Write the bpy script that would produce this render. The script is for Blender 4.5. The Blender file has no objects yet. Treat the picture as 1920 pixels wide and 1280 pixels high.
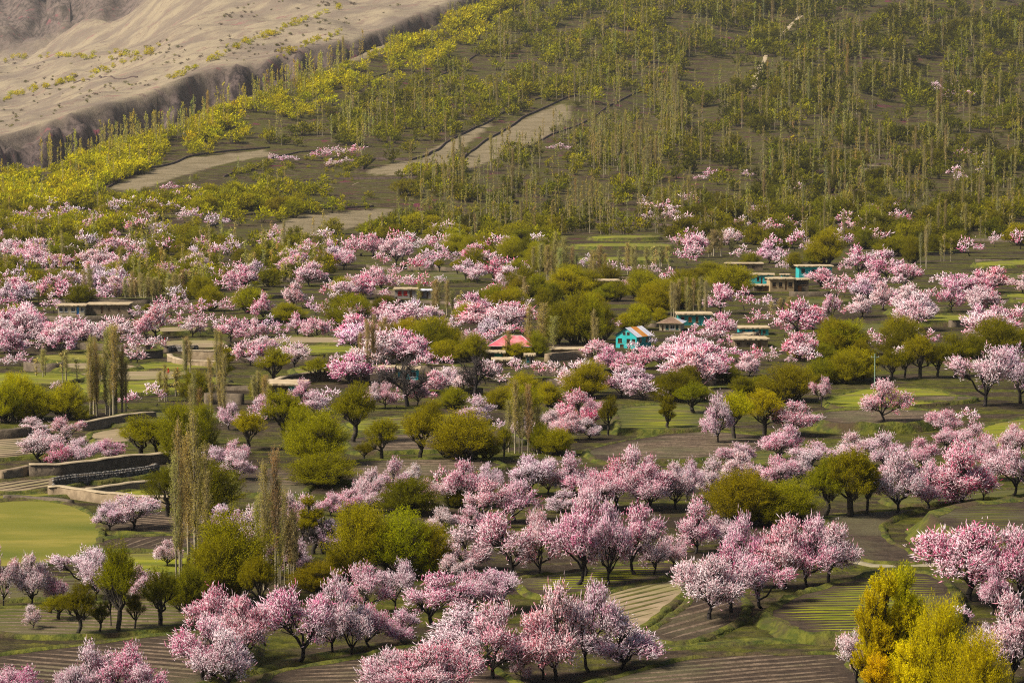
import bpy, bmesh, math, random
import numpy as np
from mathutils import Vector

rng = np.random.default_rng(11)
random.seed(11)
PI = math.pi
sc = bpy.context.scene
COL = sc.collection

# ------------------------------------------------------------------ camera
S = 2.0                     # metres per survey unit
CAMZ = 30.0 * S             # eye height above the valley floor
F = 5000.0                  # focal length in pixels of a 1920 px wide frame
HORIZON = 220.0
PITCH = math.atan((640 - HORIZON) / F)
cam_d = bpy.data.cameras.new('camera')
cam_d.sensor_width = 36.0
cam_d.lens = 36.0 * F / 1920.0
cam_d.clip_start = 1.0
cam_d.clip_end = 20000.0
cam = bpy.data.objects.new('camera', cam_d)
cam.location = (0, 0, CAMZ)
cam.rotation_euler = (PI / 2 - PITCH, 0, 0)
COL.objects.link(cam)
sc.camera = cam

# ------------------------------------------------------------------ light
SUN_ELEV, SUN_AZ = 46.0, -108.0          # azimuth from +Y, negative = towards -X
world = bpy.data.worlds.new('World')
sc.world = world
world.use_nodes = True
wn = world.node_tree
for n in list(wn.nodes):
    wn.nodes.remove(n)
sky = wn.nodes.new('ShaderNodeTexSky')
sky.sky_type = 'NISHITA'
sky.sun_disc = False
sky.sun_elevation = math.radians(SUN_ELEV)
sky.sun_rotation = math.radians(SUN_AZ)
sky.dust_density = 3.0
bg = wn.nodes.new('ShaderNodeBackground')
bg.inputs['Strength'].default_value = 0.055
wo = wn.nodes.new('ShaderNodeOutputWorld')
wn.links.new(sky.outputs[0], bg.inputs[0])
wn.links.new(bg.outputs[0], wo.inputs[0])
sun_d = bpy.data.lights.new('sun', 'SUN')
sun_d.energy = 4.7
sun_d.angle = math.radians(10.0)
sun_d.color = (1.0, 0.93, 0.80)
sun = bpy.data.objects.new('sun', sun_d)
az, el = math.radians(SUN_AZ), math.radians(SUN_ELEV)
sdir = Vector((math.sin(az) * math.cos(el), math.cos(az) * math.cos(el), math.sin(el)))
sun.rotation_euler = sdir.to_track_quat('Z', 'Y').to_euler()
COL.objects.link(sun)
sc.view_settings.view_transform = 'Standard'
sc.view_settings.look = 'None'
sc.view_settings.exposure = 0.80
sc.view_settings.gamma = 1.0
sc.cycles.use_denoising = False
sc.cycles.filter_width = 1.15
sc.cycles.max_bounces = 5
sc.cycles.diffuse_bounces = 3
sc.cycles.transmission_bounces = 2
sc.cycles.transparent_max_bounces = 4
sc.cycles.volume_bounces = 0
sc.cycles.sample_clamp_indirect = 1.5
sc.cycles.sample_clamp_direct = 4.0

# ------------------------------------------------------------------ materials
MATS = {}


def new_mat(name):
    m = bpy.data.materials.new(name)
    m.use_nodes = True
    nt = m.node_tree
    for n in list(nt.nodes):
        nt.nodes.remove(n)
    out = nt.nodes.new('ShaderNodeOutputMaterial')
    MATS[name] = m
    return m, nt, out


def nd(nt, typ, **kw):
    n = nt.nodes.new(typ)
    for k, v in kw.items():
        if k.startswith('i_'):
            n.inputs[k[2:].replace('_', ' ')].default_value = v
        else:
            setattr(n, k, v)
    return n


def mixc(nt, fac, a, b):
    n = nt.nodes.new('ShaderNodeMix')
    n.data_type = 'RGBA'
    for sock, v in ((n.inputs[0], fac), (n.inputs[6], a), (n.inputs[7], b)):
        if isinstance(v, bpy.types.NodeSocket):
            nt.links.new(v, sock)
        elif isinstance(v, (int, float)):
            sock.default_value = v
        else:
            sock.default_value = (*v, 1.0) if len(v) == 3 else v
    return n.outputs[2]


def mulc(nt, a, b):
    n = nt.nodes.new('ShaderNodeMix')
    n.data_type = 'RGBA'
    n.blend_type = 'MULTIPLY'
    n.inputs[0].default_value = 1.0
    for sock, v in ((n.inputs[6], a), (n.inputs[7], b)):
        if isinstance(v, bpy.types.NodeSocket):
            nt.links.new(v, sock)
        else:
            sock.default_value = (*v, 1.0)
    return n.outputs[2]


def ramp(nt, sock, p0, p1):
    n = nt.nodes.new('ShaderNodeMapRange')
    n.interpolation_type = 'SMOOTHSTEP'
    nt.links.new(sock, n.inputs[0])
    n.inputs[1].default_value = p0
    n.inputs[2].default_value = p1
    return n.outputs[0]


def noise(nt, scale, detail=4, vec=None, rough=0.6):
    n = nt.nodes.new('ShaderNodeTexNoise')
    n.inputs['Scale'].default_value = scale
    n.inputs['Detail'].default_value = detail
    n.inputs['Roughness'].default_value = rough
    if vec is not None:
        nt.links.new(vec, n.inputs['Vector'])
    return n.outputs['Fac']


def worldpos(nt, scale=(1, 1, 1)):
    g = nt.nodes.new('ShaderNodeNewGeometry')
    mp = nt.nodes.new('ShaderNodeMapping')
    mp.inputs['Scale'].default_value = scale
    nt.links.new(g.outputs['Position'], mp.inputs['Vector'])
    return mp.outputs[0]


def bump(nt, h, strength, dist):
    b = nt.nodes.new('ShaderNodeBump')
    b.inputs['Strength'].default_value = strength
    b.inputs['Distance'].default_value = dist
    nt.links.new(h, b.inputs['Height'])
    return b.outputs[0]


def finish(nt, out, col, rough=0.9, normal=None, spec=0.2):
    p = nt.nodes.new('ShaderNodeBsdfPrincipled')
    if isinstance(col, bpy.types.NodeSocket):
        nt.links.new(col, p.inputs['Base Color'])
    else:
        p.inputs['Base Color'].default_value = (*col, 1)
    p.inputs['Roughness'].default_value = rough
    p.inputs['Specular IOR Level'].default_value = spec
    if normal is not None:
        nt.links.new(normal, p.inputs['Normal'])
    nt.links.new(p.outputs[0], out.inputs[0])


def mat_noise(name, a, b, scale, rough=0.9, bs=0.4, bd=0.1, stretch=(1, 1, 1), c=None, cscale=0.3):
    """two-tone weathered surface with relief, world-space"""
    a, b, c = [None if q is None else tuple(.78 * e for e in q) for q in (a, b, c)]
    m, nt, out = new_mat(name)
    v = worldpos(nt, stretch)
    f = noise(nt, scale, 5, v)
    col = mixc(nt, ramp(nt, f, 0.35, 0.68), a, b)
    if c is not None:
        f2 = noise(nt, cscale, 4, v)
        col = mixc(nt, ramp(nt, f2, 0.45, 0.68), col, c)
    finish(nt, out, col, rough, bump(nt, noise(nt, scale * 2.5, 4, v), bs, bd))
    return m


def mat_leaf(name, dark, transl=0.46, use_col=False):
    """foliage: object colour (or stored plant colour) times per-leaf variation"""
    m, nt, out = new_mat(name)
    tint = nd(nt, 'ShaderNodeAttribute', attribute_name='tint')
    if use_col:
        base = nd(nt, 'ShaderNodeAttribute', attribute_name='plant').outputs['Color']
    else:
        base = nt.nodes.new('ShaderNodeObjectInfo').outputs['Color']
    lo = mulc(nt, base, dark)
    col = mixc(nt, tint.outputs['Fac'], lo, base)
    d = nt.nodes.new('ShaderNodeBsdfDiffuse')
    t = nt.nodes.new('ShaderNodeBsdfTranslucent')
    x = nt.nodes.new('ShaderNodeMixShader')
    x.inputs[0].default_value = transl
    nt.links.new(col, d.inputs[0])
    nt.links.new(col, t.inputs[0])
    nt.links.new(d.outputs[0], x.inputs[1])
    nt.links.new(t.outputs[0], x.inputs[2])
    nt.links.new(x.outputs[0], out.inputs[0])
    return m


def mat_blossom(name, use_col=False):
    """petals: white to the tree's own pink, by twig"""
    m, nt, out = new_mat(name)
    tint = nd(nt, 'ShaderNodeAttribute', attribute_name='tint')
    if use_col:
        base = nd(nt, 'ShaderNodeAttribute', attribute_name='plant').outputs['Color']
    else:
        base = nt.nodes.new('ShaderNodeObjectInfo').outputs['Color']
    pale = mixc(nt, 0.80, base, (0.92, 0.88, 0.88))
    col = mixc(nt, tint.outputs['Fac'], pale, base)
    d = nt.nodes.new('ShaderNodeBsdfDiffuse')
    t = nt.nodes.new('ShaderNodeBsdfTranslucent')
    x = nt.nodes.new('ShaderNodeMixShader')
    x.inputs[0].default_value = 0.18
    nt.links.new(col, d.inputs[0])
    nt.links.new(col, t.inputs[0])
    nt.links.new(d.outputs[0], x.inputs[1])
    nt.links.new(t.outputs[0], x.inputs[2])
    nt.links.new(x.outputs[0], out.inputs[0])
    return m


M_BLOSSOM = mat_blossom('blossom_petals')
M_BLOSSOM_FAR = mat_blossom('blossom_petals_far', True)
M_LEAF = mat_leaf('spring_leaves', (0.50, 0.50, 0.5))
M_LEAF_FAR = mat_leaf('spring_leaves_far', (0.45, 0.52, 0.6), 0.3, True)
M_BARK = mat_noise('dark_bark', (0.018, 0.014, 0.013), (0.05, 0.04, 0.036), 3.0, bs=0.6, bd=0.05)
M_WBARK = mat_noise('willow_bark', (0.03, 0.024, 0.018), (0.075, 0.06, 0.045), 2.5, bs=0.6, bd=0.05)
M_PBARK = mat_noise('poplar_bark', (0.28, 0.23, 0.15), (0.44, 0.37, 0.25), 1.5, stretch=(1, 1, 0.25), bs=0.3)
M_TWIG = mat_noise('grey_twigs', (0.06, 0.048, 0.045), (0.12, 0.095, 0.085), 2.0, bs=0.2)
M_GRASS = mat_noise('bank_grass', (0.045, 0.058, 0.005), (0.14, 0.135, 0.014), 0.55, bs=0.9, bd=0.5, c=(0.07, 0.045, 0.022), cscale=0.18)
M_MEADOW = mat_noise('mown_meadow', (0.15, 0.145, 0.012), (0.27, 0.215, 0.036), 0.12, bs=0.25, bd=0.2, c=(0.095, 0.11, 0.006), cscale=0.06, stretch=(0.5, 1.4, 1))
M_CROP = mat_noise('young_crop', (0.12, 0.135, 0.005), (0.26, 0.25, 0.008), 0.35, bs=0.5, bd=0.2, c=(0.14, 0.11, 0.03), cscale=0.09, stretch=(0.4, 1.3, 1))
M_CROPD = mat_noise('dull_crop', (0.055, 0.062, 0.008), (0.12, 0.108, 0.018), 0.35, bs=0.5, bd=0.2, c=(0.11, 0.085, 0.045), cscale=0.06, stretch=(0.4, 1.3, 1))
M_SOIL = mat_noise('ploughed_soil', (0.036, 0.022, 0.013), (0.068, 0.044, 0.026), 0.7, bs=0.9, bd=0.25, c=(0.10, 0.085, 0.04), cscale=0.05)
M_SOILR = mat_noise('ploughed_ridge', (0.11, 0.074, 0.048), (0.20, 0.140, 0.092), 0.9, bs=0.9, bd=0.2, c=(0.12, 0.105, 0.05), cscale=0.08)
M_TANSOIL = mat_noise('dry_soil', (0.24, 0.175, 0.10), (0.34, 0.25, 0.15), 0.3, bs=0.5, bd=0.2, c=(0.22, 0.19, 0.07), cscale=0.05, stretch=(0.4, 1.2, 1))
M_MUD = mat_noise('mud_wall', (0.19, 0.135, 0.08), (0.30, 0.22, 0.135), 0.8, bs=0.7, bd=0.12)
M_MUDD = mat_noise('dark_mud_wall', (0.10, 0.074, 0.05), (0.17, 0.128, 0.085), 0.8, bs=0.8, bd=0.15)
M_CAP = mat_noise('pale_wall_cap', (0.34, 0.26, 0.16), (0.46, 0.36, 0.23), 1.0, bs=0.5, bd=0.1)
M_STONE = mat_noise('field_stones', (0.10, 0.09, 0.08), (0.30, 0.27, 0.24), 1.4, bs=0.7, bd=0.1)
M_TERR = mat_noise('hill_wall_stone', (0.055, 0.034, 0.030), (0.11, 0.07, 0.06), 0.8, bs=0.9, bd=0.4)
M_PATH = mat_noise('trodden_path', (0.24, 0.20, 0.12), (0.33, 0.28, 0.18), 0.8, bs=0.4, bd=0.1)
M_TURQ = mat_noise('turquoise_paint', (0.02, 0.40, 0.40), (0.04, 0.50, 0.49), 0.7, 0.7, bs=0.15, c=(0.05, 0.36, 0.35), cscale=0.5)
M_TEAL = mat_noise('teal_paint', (0.02, 0.20, 0.19), (0.035, 0.28, 0.25), 0.7, 0.7, bs=0.15)
M_BLUE = mat_noise('blue_paint', (0.03, 0.26, 0.62), (0.05, 0.34, 0.70), 0.7, 0.6, bs=0.1)
M_CREAM = mat_noise('cream_render', (0.50, 0.40, 0.25), (0.60, 0.50, 0.33), 0.7, bs=0.2)
M_BEIGE = mat_noise('beige_mud_render', (0.36, 0.25, 0.135), (0.47, 0.34, 0.19), 0.7, bs=0.4)
M_GREYR = mat_noise('grey_render', (0.26, 0.225, 0.19), (0.36, 0.32, 0.27), 0.6, bs=0.4)
M_WHITE = mat_noise('white_paint', (0.60, 0.60, 0.60), (0.74, 0.74, 0.73), 0.6, 0.6, bs=0.1)
M_RED = mat_noise('red_shutter', (0.50, 0.02, 0.02), (0.62, 0.04, 0.03), 0.8, 0.6, bs=0.1)
M_PINKROOF = mat_noise('faded_red_roof', (0.55, 0.10, 0.13), (0.66, 0.27, 0.27), 0.35, 0.6, bs=0.2, c=(0.52, 0.03, 0.09), cscale=0.3)
M_TIN = mat_noise('white_tin_sheet', (0.58, 0.57, 0.64), (0.72, 0.71, 0.76), 0.5, 0.45, bs=0.1)
M_RUST = mat_noise('orange_rust_sheet', (0.55, 0.20, 0.03), (0.66, 0.30, 0.07), 0.6, 0.6, bs=0.1)
M_ROOFMUD = mat_noise('mud_roof', (0.42, 0.31, 0.18), (0.55, 0.43, 0.28), 0.5, bs=0.5, bd=0.15)
M_ROOFBROWN = mat_noise('brown_roof', (0.16, 0.095, 0.06), (0.24, 0.15, 0.10), 0.6, bs=0.4)
M_WOOD = mat_noise('old_wood', (0.14, 0.07, 0.03), (0.24, 0.13, 0.055), 1.5, bs=0.4)
M_ORANGEW = mat_noise('orange_wood', (0.42, 0.14, 0.04), (0.52, 0.20, 0.06), 1.5, bs=0.3)
M_GREENP = mat_noise('green_paint', (0.03, 0.30, 0.15), (0.05, 0.40, 0.22), 1.0, 0.6, bs=0.1)
M_POLE = mat_noise('pale_green_pole', (0.20, 0.30, 0.22), (0.28, 0.38, 0.29), 1.0, 0.6, bs=0.1)
M_REDCLOTH = mat_noise('red_cloth', (0.50, 0.015, 0.02), (0.62, 0.03, 0.03), 3.0, bs=0.2)
m, nt, out = new_mat('dark_glass')
finish(nt, out, (0.018, 0.02, 0.022), 0.25, None, 0.5)
M_GLASS = m

# ------------------------------------------------------------------ helpers


def tag(o, label=None, cat=None, group=None, kind=None):
    if label:
        o['label'] = label
    if cat:
        o['category'] = cat
    if group:
        o['group'] = group
    if kind:
        o['kind'] = kind
    return o


def mesh_np(name, V, T, mat, attrs=None, plant=None, smooth=False):
    """mesh from an (n,3) vertex array and an (m,3|4) face array"""
    me = bpy.data.meshes.new(name)
    V = np.asarray(V, dtype=np.float32)
    T = np.asarray(T, dtype=np.int32)
    k = T.shape[1]
    me.vertices.add(len(V))
    me.vertices.foreach_set('co', V.ravel())
    me.loops.add(T.size)
    me.loops.foreach_set('vertex_index', T.ravel())
    me.polygons.add(len(T))
    me.polygons.foreach_set('loop_start', np.arange(0, T.size, k, dtype=np.int32))
    if smooth:
        me.polygons.foreach_set('use_smooth', np.ones(len(T), dtype=bool))
    for an, av in (attrs or {}).items():
        a = me.attributes.new(an, 'FLOAT', 'POINT')
        a.data.foreach_set('value', np.asarray(av, dtype=np.float32))
    if plant is not None:
        a = me.attributes.new('plant', 'FLOAT_COLOR', 'POINT')
        a.data.foreach_set('color', np.asarray(plant, dtype=np.float32).ravel())
    me.update()
    me.validate()
    if mat:
        me.materials.append(mat)
    return me


def obj(name, me, parent=None):
    o = bpy.data.objects.new(name, me)
    COL.objects.link(o)
    if parent is not None:
        o.parent = parent
    return o


def empty(name, loc, rz=0.0):
    o = bpy.data.objects.new(name, None)
    COL.objects.link(o)
    o.location = loc
    o.rotation_euler = (0, 0, rz)
    o.empty_display_size = 0.5
    return o


class MB:
    """collects quads/tris into one mesh"""

    def __init__(self):
        self.v, self.f = [], []

    def quad(self, a, b, c, d):
        i = len(self.v)
        self.v += [a, b, c, d]
        self.f.append((i, i + 1, i + 2, i + 3))

    def box(self, x0, x1, y0, y1, z0, z1):
        i = len(self.v)
        self.v += [(x0, y0, z0), (x1, y0, z0), (x1, y1, z0), (x0, y1, z0), (x0, y0, z1), (x1, y0, z1), (x1, y1, z1), (x0, y1, z1)]
        self.f += [tuple(i + k for k in q) for q in ((0, 3, 2, 1), (4, 5, 6, 7), (0, 1, 5, 4), (1, 2, 6, 5), (2, 3, 7, 6), (3, 0, 4, 7))]

    def poly(self, pts):
        i = len(self.v)
        self.v += list(pts)
        self.f.append(tuple(range(i, i + len(pts))))

    def build(self, name, mat, parent=None):
        me = bpy.data.meshes.new(name)
        me.from_pydata([tuple(map(float, p)) for p in self.v], [], self.f)
        me.materials.append(mat)
        me.update()
        return obj(name, me, parent)


# value noise --------------------------------------------------------
_G = np.random.default_rng(5).random((256, 256)) * 2 - 1


def vnoise(x, y):
    xi, yi = np.floor(x).astype(int), np.floor(y).astype(int)
    fx, fy = x - xi, y - yi
    fx, fy = fx * fx * (3 - 2 * fx), fy * fy * (3 - 2 * fy)
    x0, x1, y0, y1 = xi & 255, (xi + 1) & 255, yi & 255, (yi + 1) & 255
    return (_G[x0, y0] * (1 - fx) + _G[x1, y0] * fx) * (1 - fy) + (_G[x0, y1] * (1 - fx) + _G[x1, y1] * fx) * fy


def fbm(x, y, o=4):
    s, a = 0, 1.0
    for i in range(o):
        s = s + a * vnoise(x * 2 ** i + 17 * i, y * 2 ** i + 31 * i)
        a *= 0.5
    return s


def sstep(t):
    t = np.clip(t, 0, 1)
    return t * t * (3 - 2 * t)


# ------------------------------------------------------------------ the lie of the land
def zr(row, d):
    return (30.0 - (row - 220.0) / 5000.0 * d)


_hill = [(450, 652), (400, 760), (350, 870), (300, 960), (262, 1040), (200, 1160), (135, 1290), (100, 1370), (0, 1600), (-100, 1880), (-200, 2200), (-320, 2700)]
_hd = np.array([0, 520] + [d for r, d in _hill] + [3600.0])
_hz = np.array([0, 0] + [zr(r, d) for r, d in _hill] + [480.0])
_ty = np.arange(0, 3600, 4.0)
_tz = np.interp(_ty, _hd, _hz)
_k = np.hanning(41)
_k /= _k.sum()
_tzs = np.convolve(np.pad(_tz, 20, mode='edge'), _k, mode='valid')
_tz = _tzs


def hill_z(y):
    return np.interp(y, _ty, _tz)


_cx = np.array([-1600, -400, 0, 300, 640, 950, 1200, 1500, 2400])
_crow = np.array([470, 400, 335, 262, 135, 0, -110, -260, -700])
_rr = np.array([r for r, d in _hill] + [450.01])
_dd = np.array([d for r, d in _hill] + [652.0])
_o = np.argsort(_rr)


def crest_y(u):
    row = np.interp(960 + 5000 * u, _cx, _crow)
    return np.where(row < -320, 2700 + (-320 - row) * 4, np.interp(row, _rr[_o], _dd[_o]))


_far = [(-1600, [(380, 1020), (320, 1400), (250, 2000), (150, 2700), (-60, 3500)]),
        (-400, [(335, 1100), (280, 1350), (220, 1700), (160, 2050), (150, 2200), (175, 2400), (90, 2700), (-100, 3100)]),
        (0, [(255, 1190), (205, 1400), (165, 1700), (125, 2000), (104, 2150), (135, 2320), (125, 2500), (40, 2680), (-40, 2850), (-160, 3100)]),
        (215, [(191, 1270), (150, 1460), (105, 1780), (70, 1980), (38, 2180), (80, 2350), (70, 2500), (0, 2660), (-150, 2950)]),
        (427, [(124, 1360), (60, 1560), (0, 1800), (-140, 2300)]),
        (638, [(80, 1420), (0, 1680), (-140, 2150)]),
        (950, [(-20, 1690), (-120, 2000), (-220, 2350)]),
        (1300, [(-150, 2060), (-240, 2400)]),
        (2400, [(-300, 2900), (-400, 3300)])]
_fs = np.arange(0, 2600, 20.0)
_fx = np.array([c[0] for c in _far], float)
_ftop = np.array([c[1][0][1] for c in _far], float)
_fz = []
for c in _far:
    s = np.array([d - c[1][0][1] for r, d in c[1]] + [2600.0])
    z = np.array([zr(r, d) for r, d in c[1]])
    z = np.append(z, z[-1] + (2600 - s[-2]) * 0.22)
    _fz.append(np.interp(_fs, s, z))
_fz = np.array(_fz)


def terrain(X, Y):
    """ground height (metres) at world X, Y; also masks"""
    x, y = np.asarray(X, float) / S, np.asarray(Y, float) / S
    y = np.maximum(y, 1.0)
    u = x / np.maximum(y, 40.0)
    px = 960 + 5000 * u
    zn = hill_z(y)
    onhill = sstep((y - 600) / 250)
    zn = zn + vnoise(x / 26, y / 40) * 0.05 * sstep((y - 60) / 40) + onhill * (fbm(x / 70, y / 90, 3) * 2.2)
    # gullies running down the hillside
    zn = zn + onhill * sstep((y - 900) / 300) * 3.0 * vnoise((x - 0.25 * y) / 38 + 9, y / 400)
    yc = crest_y(u) + 18 * vnoise(x / 60, 3.3 + x * 0)
    zc = hill_z(yc)
    ytop = np.interp(px, _fx, _ftop)
    # far bank
    s = np.clip(y - ytop, 0, 2590)
    fi = np.clip(np.interp(px, _fx, np.arange(len(_fx))), 0, len(_fx) - 1.001)
    i0 = fi.astype(int)
    t = fi - i0
    t = t * t * (3 - 2 * t) * 0.5 + t * 0.5
    si = s / 20.0
    j0 = np.minimum(si.astype(int), _fz.shape[1] - 2)
    w = si - j0
    za = _fz[i0, j0] * (1 - w) + _fz[i0, j0 + 1] * w
    zb = _fz[i0 + 1, j0] * (1 - w) + _fz[i0 + 1, j0 + 1] * w
    zf = za * (1 - t) + zb * t
    far = sstep((y - ytop) / 60)
    ridg = 1 - np.abs(vnoise((x + 0.45 * y) / 95, (y - 0.3 * x) / 330 + 5))
    zf = zf + far * (ridg - 0.6) * 16 * sstep((s - 120) / 400) + far * (fbm(x / 70, y / 110, 5) * 3.6 - np.abs(fbm((x + .5 * y) / 34, y / 160, 4)) * 4.0)
    crag = sstep((y - 2420) / 150) * sstep((520 - px) / 200)
    zf = zf + crag * (np.abs(fbm(x / 60 + 3, y / 90, 5)) * 34)
    floor = np.minimum(zc, np.interp(px, _fx, _fz[:, 0])) - 24
    face = np.clip((y - (ytop - 52)) / 52.0, 0, 1)
    gul = fbm(x / 9, y / 26, 4)
    facez = np.clip(face + 0.30 * gul * np.sin(face * PI), 0, 1) ** 0.8
    zb2 = floor + (zf - floor) * facez
    drop = sstep((y - yc) / 45)
    zz = zn * (1 - drop) + (floor + 1.5 * vnoise(x / 12, y / 12)) * drop
    z = np.where(y > ytop - 52, np.maximum(zb2, np.where(y < ytop - 20, zz, -1e9)), zz)
    rock = np.sin(np.clip(face, 0, 1) * PI) ** 0.5 * (y > ytop - 52) * (y < ytop)
    rock = np.maximum(rock, crag * 0.85)
    beyond = sstep((y - yc + 5) / 40)
    return z * S, rock, beyond


def ground_z(X, Y):
    return terrain(X, Y)[0]


cp, sp = math.cos(PITCH), math.sin(PITCH)
_marchY = np.geomspace(70 * S, 3200 * S, 1500)


def cast(px, py, lift=0.0):
    """world point where the sight line through an image position meets the ground"""
    px, py = np.atleast_1d(np.asarray(px, float)), np.atleast_1d(np.asarray(py, float))
    a, b = (px - 960) / F, -(py - 640) / F
    dx, dy, dz = a, cp + b * sp, -sp + b * cp
    P = np.zeros((len(px), 3))
    for i in range(0, len(px), 400):
        sl = slice(i, i + 400)
        Yg = _marchY[None, :]
        k = Yg / dy[sl, None]
        Xg = dx[sl, None] * k
        zray = CAMZ + dz[sl, None] * k
        h = zray - (ground_z(Xg, np.broadcast_to(Yg, Xg.shape)) + lift)
        hit = h < 0
        j = np.argmax(hit, axis=1)
        j = np.where(hit.any(axis=1), j, h.shape[1] - 1)
        j = np.maximum(j, 1)
        r = np.arange(len(j))
        h0, h1 = h[r, j - 1], h[r, j]
        t = np.clip(h0 / np.maximum(h0 - h1, 1e-6), 0, 1)
        y = _marchY[j - 1] * (1 - t) + _marchY[j] * t
        x = dx[sl] / dy[sl] * y
        P[sl] = np.stack([x, y, ground_z(x, y) + lift], 1)
    return P


def project(P):
    P = np.atleast_2d(P)
    x, y, z = P[:, 0], P[:, 1], P[:, 2] - CAMZ
    f = y * cp - z * sp
    v = y * sp + z * cp
    return 960 + F * x / f, 640 - F * v / f


def inpoly(x, y, poly):
    x, y = np.asarray(x), np.asarray(y)
    c = np.zeros(x.shape, bool)
    n = len(poly)
    j = n - 1
    for i in range(n):
        xi, yi = poly[i]
        xj, yj = poly[j]
        c ^= ((yi > y) != (yj > y)) & (x < (xj - xi) * (y - yi) / (yj - yi + 1e-12) + xi)
        j = i
    return c


# ------------------------------------------------------------------ ground sheet
ny = np.concatenate([np.geomspace(40, 560, 130), np.arange(563, 1000, 4.0), np.arange(1000, 1720, 4.5), np.geomspace(1724, 3500, 90)])
nu = np.linspace(-0.40, 0.40, 351)
UU, YY = np.meshgrid(nu, ny)
XX = UU * np.maximum(YY, 140)
GX, GY = XX * S, YY * S
GZ, ROCK, BEY = terrain(GX, GY)
ipx, ipy = project(np.stack([GX.ravel(), GY.ravel(), GZ.ravel()], 1))
ipx, ipy = ipx.reshape(GX.shape), ipy.reshape(GX.shape)
bare = np.zeros(GX.shape)
HILL_PATCHES = [[(470, 445), (560, 405), (735, 390), (728, 405), (640, 432), (560, 450), (500, 458)],
                [(690, 318), (770, 300), (830, 270), (870, 250), (930, 222), (900, 252), (850, 290), (842, 326), (700, 328)],
                [(850, 305), (890, 280), (970, 228), (1060, 192), (1075, 215), (1020, 262), (950, 288), (880, 318)],
                [(205, 352), (300, 314), (360, 296), (500, 281), (505, 292), (430, 305), (330, 332), (250, 362)],
                [(640, 60), (760, 10), (860, 0), (800, 60), (690, 110), (640, 120)],
                [(1560, 310), (1680, 305), (1690, 335), (1580, 335)]]
near = (BEY < 0.5)
for pl in HILL_PATCHES:
    bare = np.maximum(bare, (inpoly(ipx, ipy, pl) & near).astype(float))
valley = 1 - sstep((GY / S - 560) / 160)
V = np.stack([GX.ravel(), GY.ravel(), GZ.ravel()], 1)
R, C = GX.shape
idx = np.arange(R * C).reshape(R, C)
Q = np.stack([idx[:-1, :-1], idx[:-1, 1:], idx[1:, 1:], idx[1:, :-1]], -1).reshape(-1, 4)
m, nt, out = new_mat('valley_ground')
v1 = worldpos(nt, (1, 1, 1))
vs = worldpos(nt, (0.5, 1.0, 1.0))
A = lambda n: nd(nt, 'ShaderNodeAttribute', attribute_name=n).outputs['Fac']
n1 = noise(nt, 0.09, 6, vs, 0.65)
n2 = noise(nt, 0.45, 5, v1)
n3 = noise(nt, 0.012, 6, v1, 0.65)
soil = mixc(nt, ramp(nt, n2, 0.3, 0.7), (0.036, 0.024, 0.017), (0.085, 0.060, 0.039))
grass = mixc(nt, ramp(nt, n2, 0.3, 0.7), (0.040, 0.046, 0.005), (0.115, 0.112, 0.012))
vcol = mixc(nt, ramp(nt, n1, 0.40, 0.58), soil, grass)
vcol = mixc(nt, ramp(nt, noise(nt, 0.035, 6, vs, .7), 0.50, 0.60), vcol, (0.040, 0.028, 0.018))
vcol = mixc(nt, ramp(nt, noise(nt, 0.25, 5, vs, .7), 0.58, 0.66), vcol, (0.125, 0.115, 0.020))
hcol = mixc(nt, ramp(nt, n2, 0.35, 0.65), (0.030, 0.017, 0.014), (0.080, 0.050, 0.030))
hcol = mixc(nt, ramp(nt, n1, 0.40, 0.56), hcol, (0.068, 0.064, 0.010))
hcol = mixc(nt, ramp(nt, noise(nt, 0.16, 5, v1, .7), 0.56, 0.64), hcol, (0.125, 0.095, 0.052))
hcol = mixc(nt, ramp(nt, noise(nt, 0.05, 4, v1), 0.62, 0.70), hcol, (0.12, 0.025, 0.045))
col = mixc(nt, A('valley'), hcol, vcol)
tan = mixc(nt, ramp(nt, n1, 0.35, 0.65), (0.17, 0.135, 0.075), (0.25, 0.20, 0.125))
tan = mixc(nt, ramp(nt, n2, 0.55, 0.72), tan, (0.13, 0.10, 0.05))
col = mixc(nt, A('bare'), col, tan)
ftan = mixc(nt, ramp(nt, n3, 0.38, 0.62), (0.19, 0.150, 0.115), (0.30, 0.245, 0.165))
ftan = mixc(nt, ramp(nt, noise(nt, 0.06, 6, v1, 0.7), 0.52, 0.66), ftan, (0.19, 0.135, 0.105))
ftan = mixc(nt, ramp(nt, noise(nt, 0.03, 6, vs, 0.7), 0.60, 0.68), ftan, (0.24, 0.13, 0.115))
col = mixc(nt, A('beyond'), col, ftan)
rv = worldpos(nt, (1, 1, 0.35))
rk = mixc(nt, ramp(nt, noise(nt, 0.10, 6, rv, 0.7), 0.36, 0.62), (0.022, 0.016, 0.018), (0.15, 0.11, 0.10))
rk = mixc(nt, ramp(nt, noise(nt, 0.055, 5, rv), 0.60, 0.68), rk, (0.19, 0.055, 0.07))
col = mixc(nt, A('rock'), col, rk)
col = mulc(nt, col, (.78, .76, .74))
finish(nt, out, col, 0.95, bump(nt, noise(nt, 0.6, 6, v1, 0.7), 0.8, 1.0), 0.1)
gme = mesh_np('ground', V, Q, m, {'valley': valley.ravel(), 'bare': bare.ravel(), 'beyond': BEY.ravel(), 'rock': ROCK.ravel()}, smooth=True)
tag(obj('ground', gme), kind='structure')

# ------------------------------------------------------------------ fields on the valley floor
FIELD_WORLD = []         # (xy polygon, rise)


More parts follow.
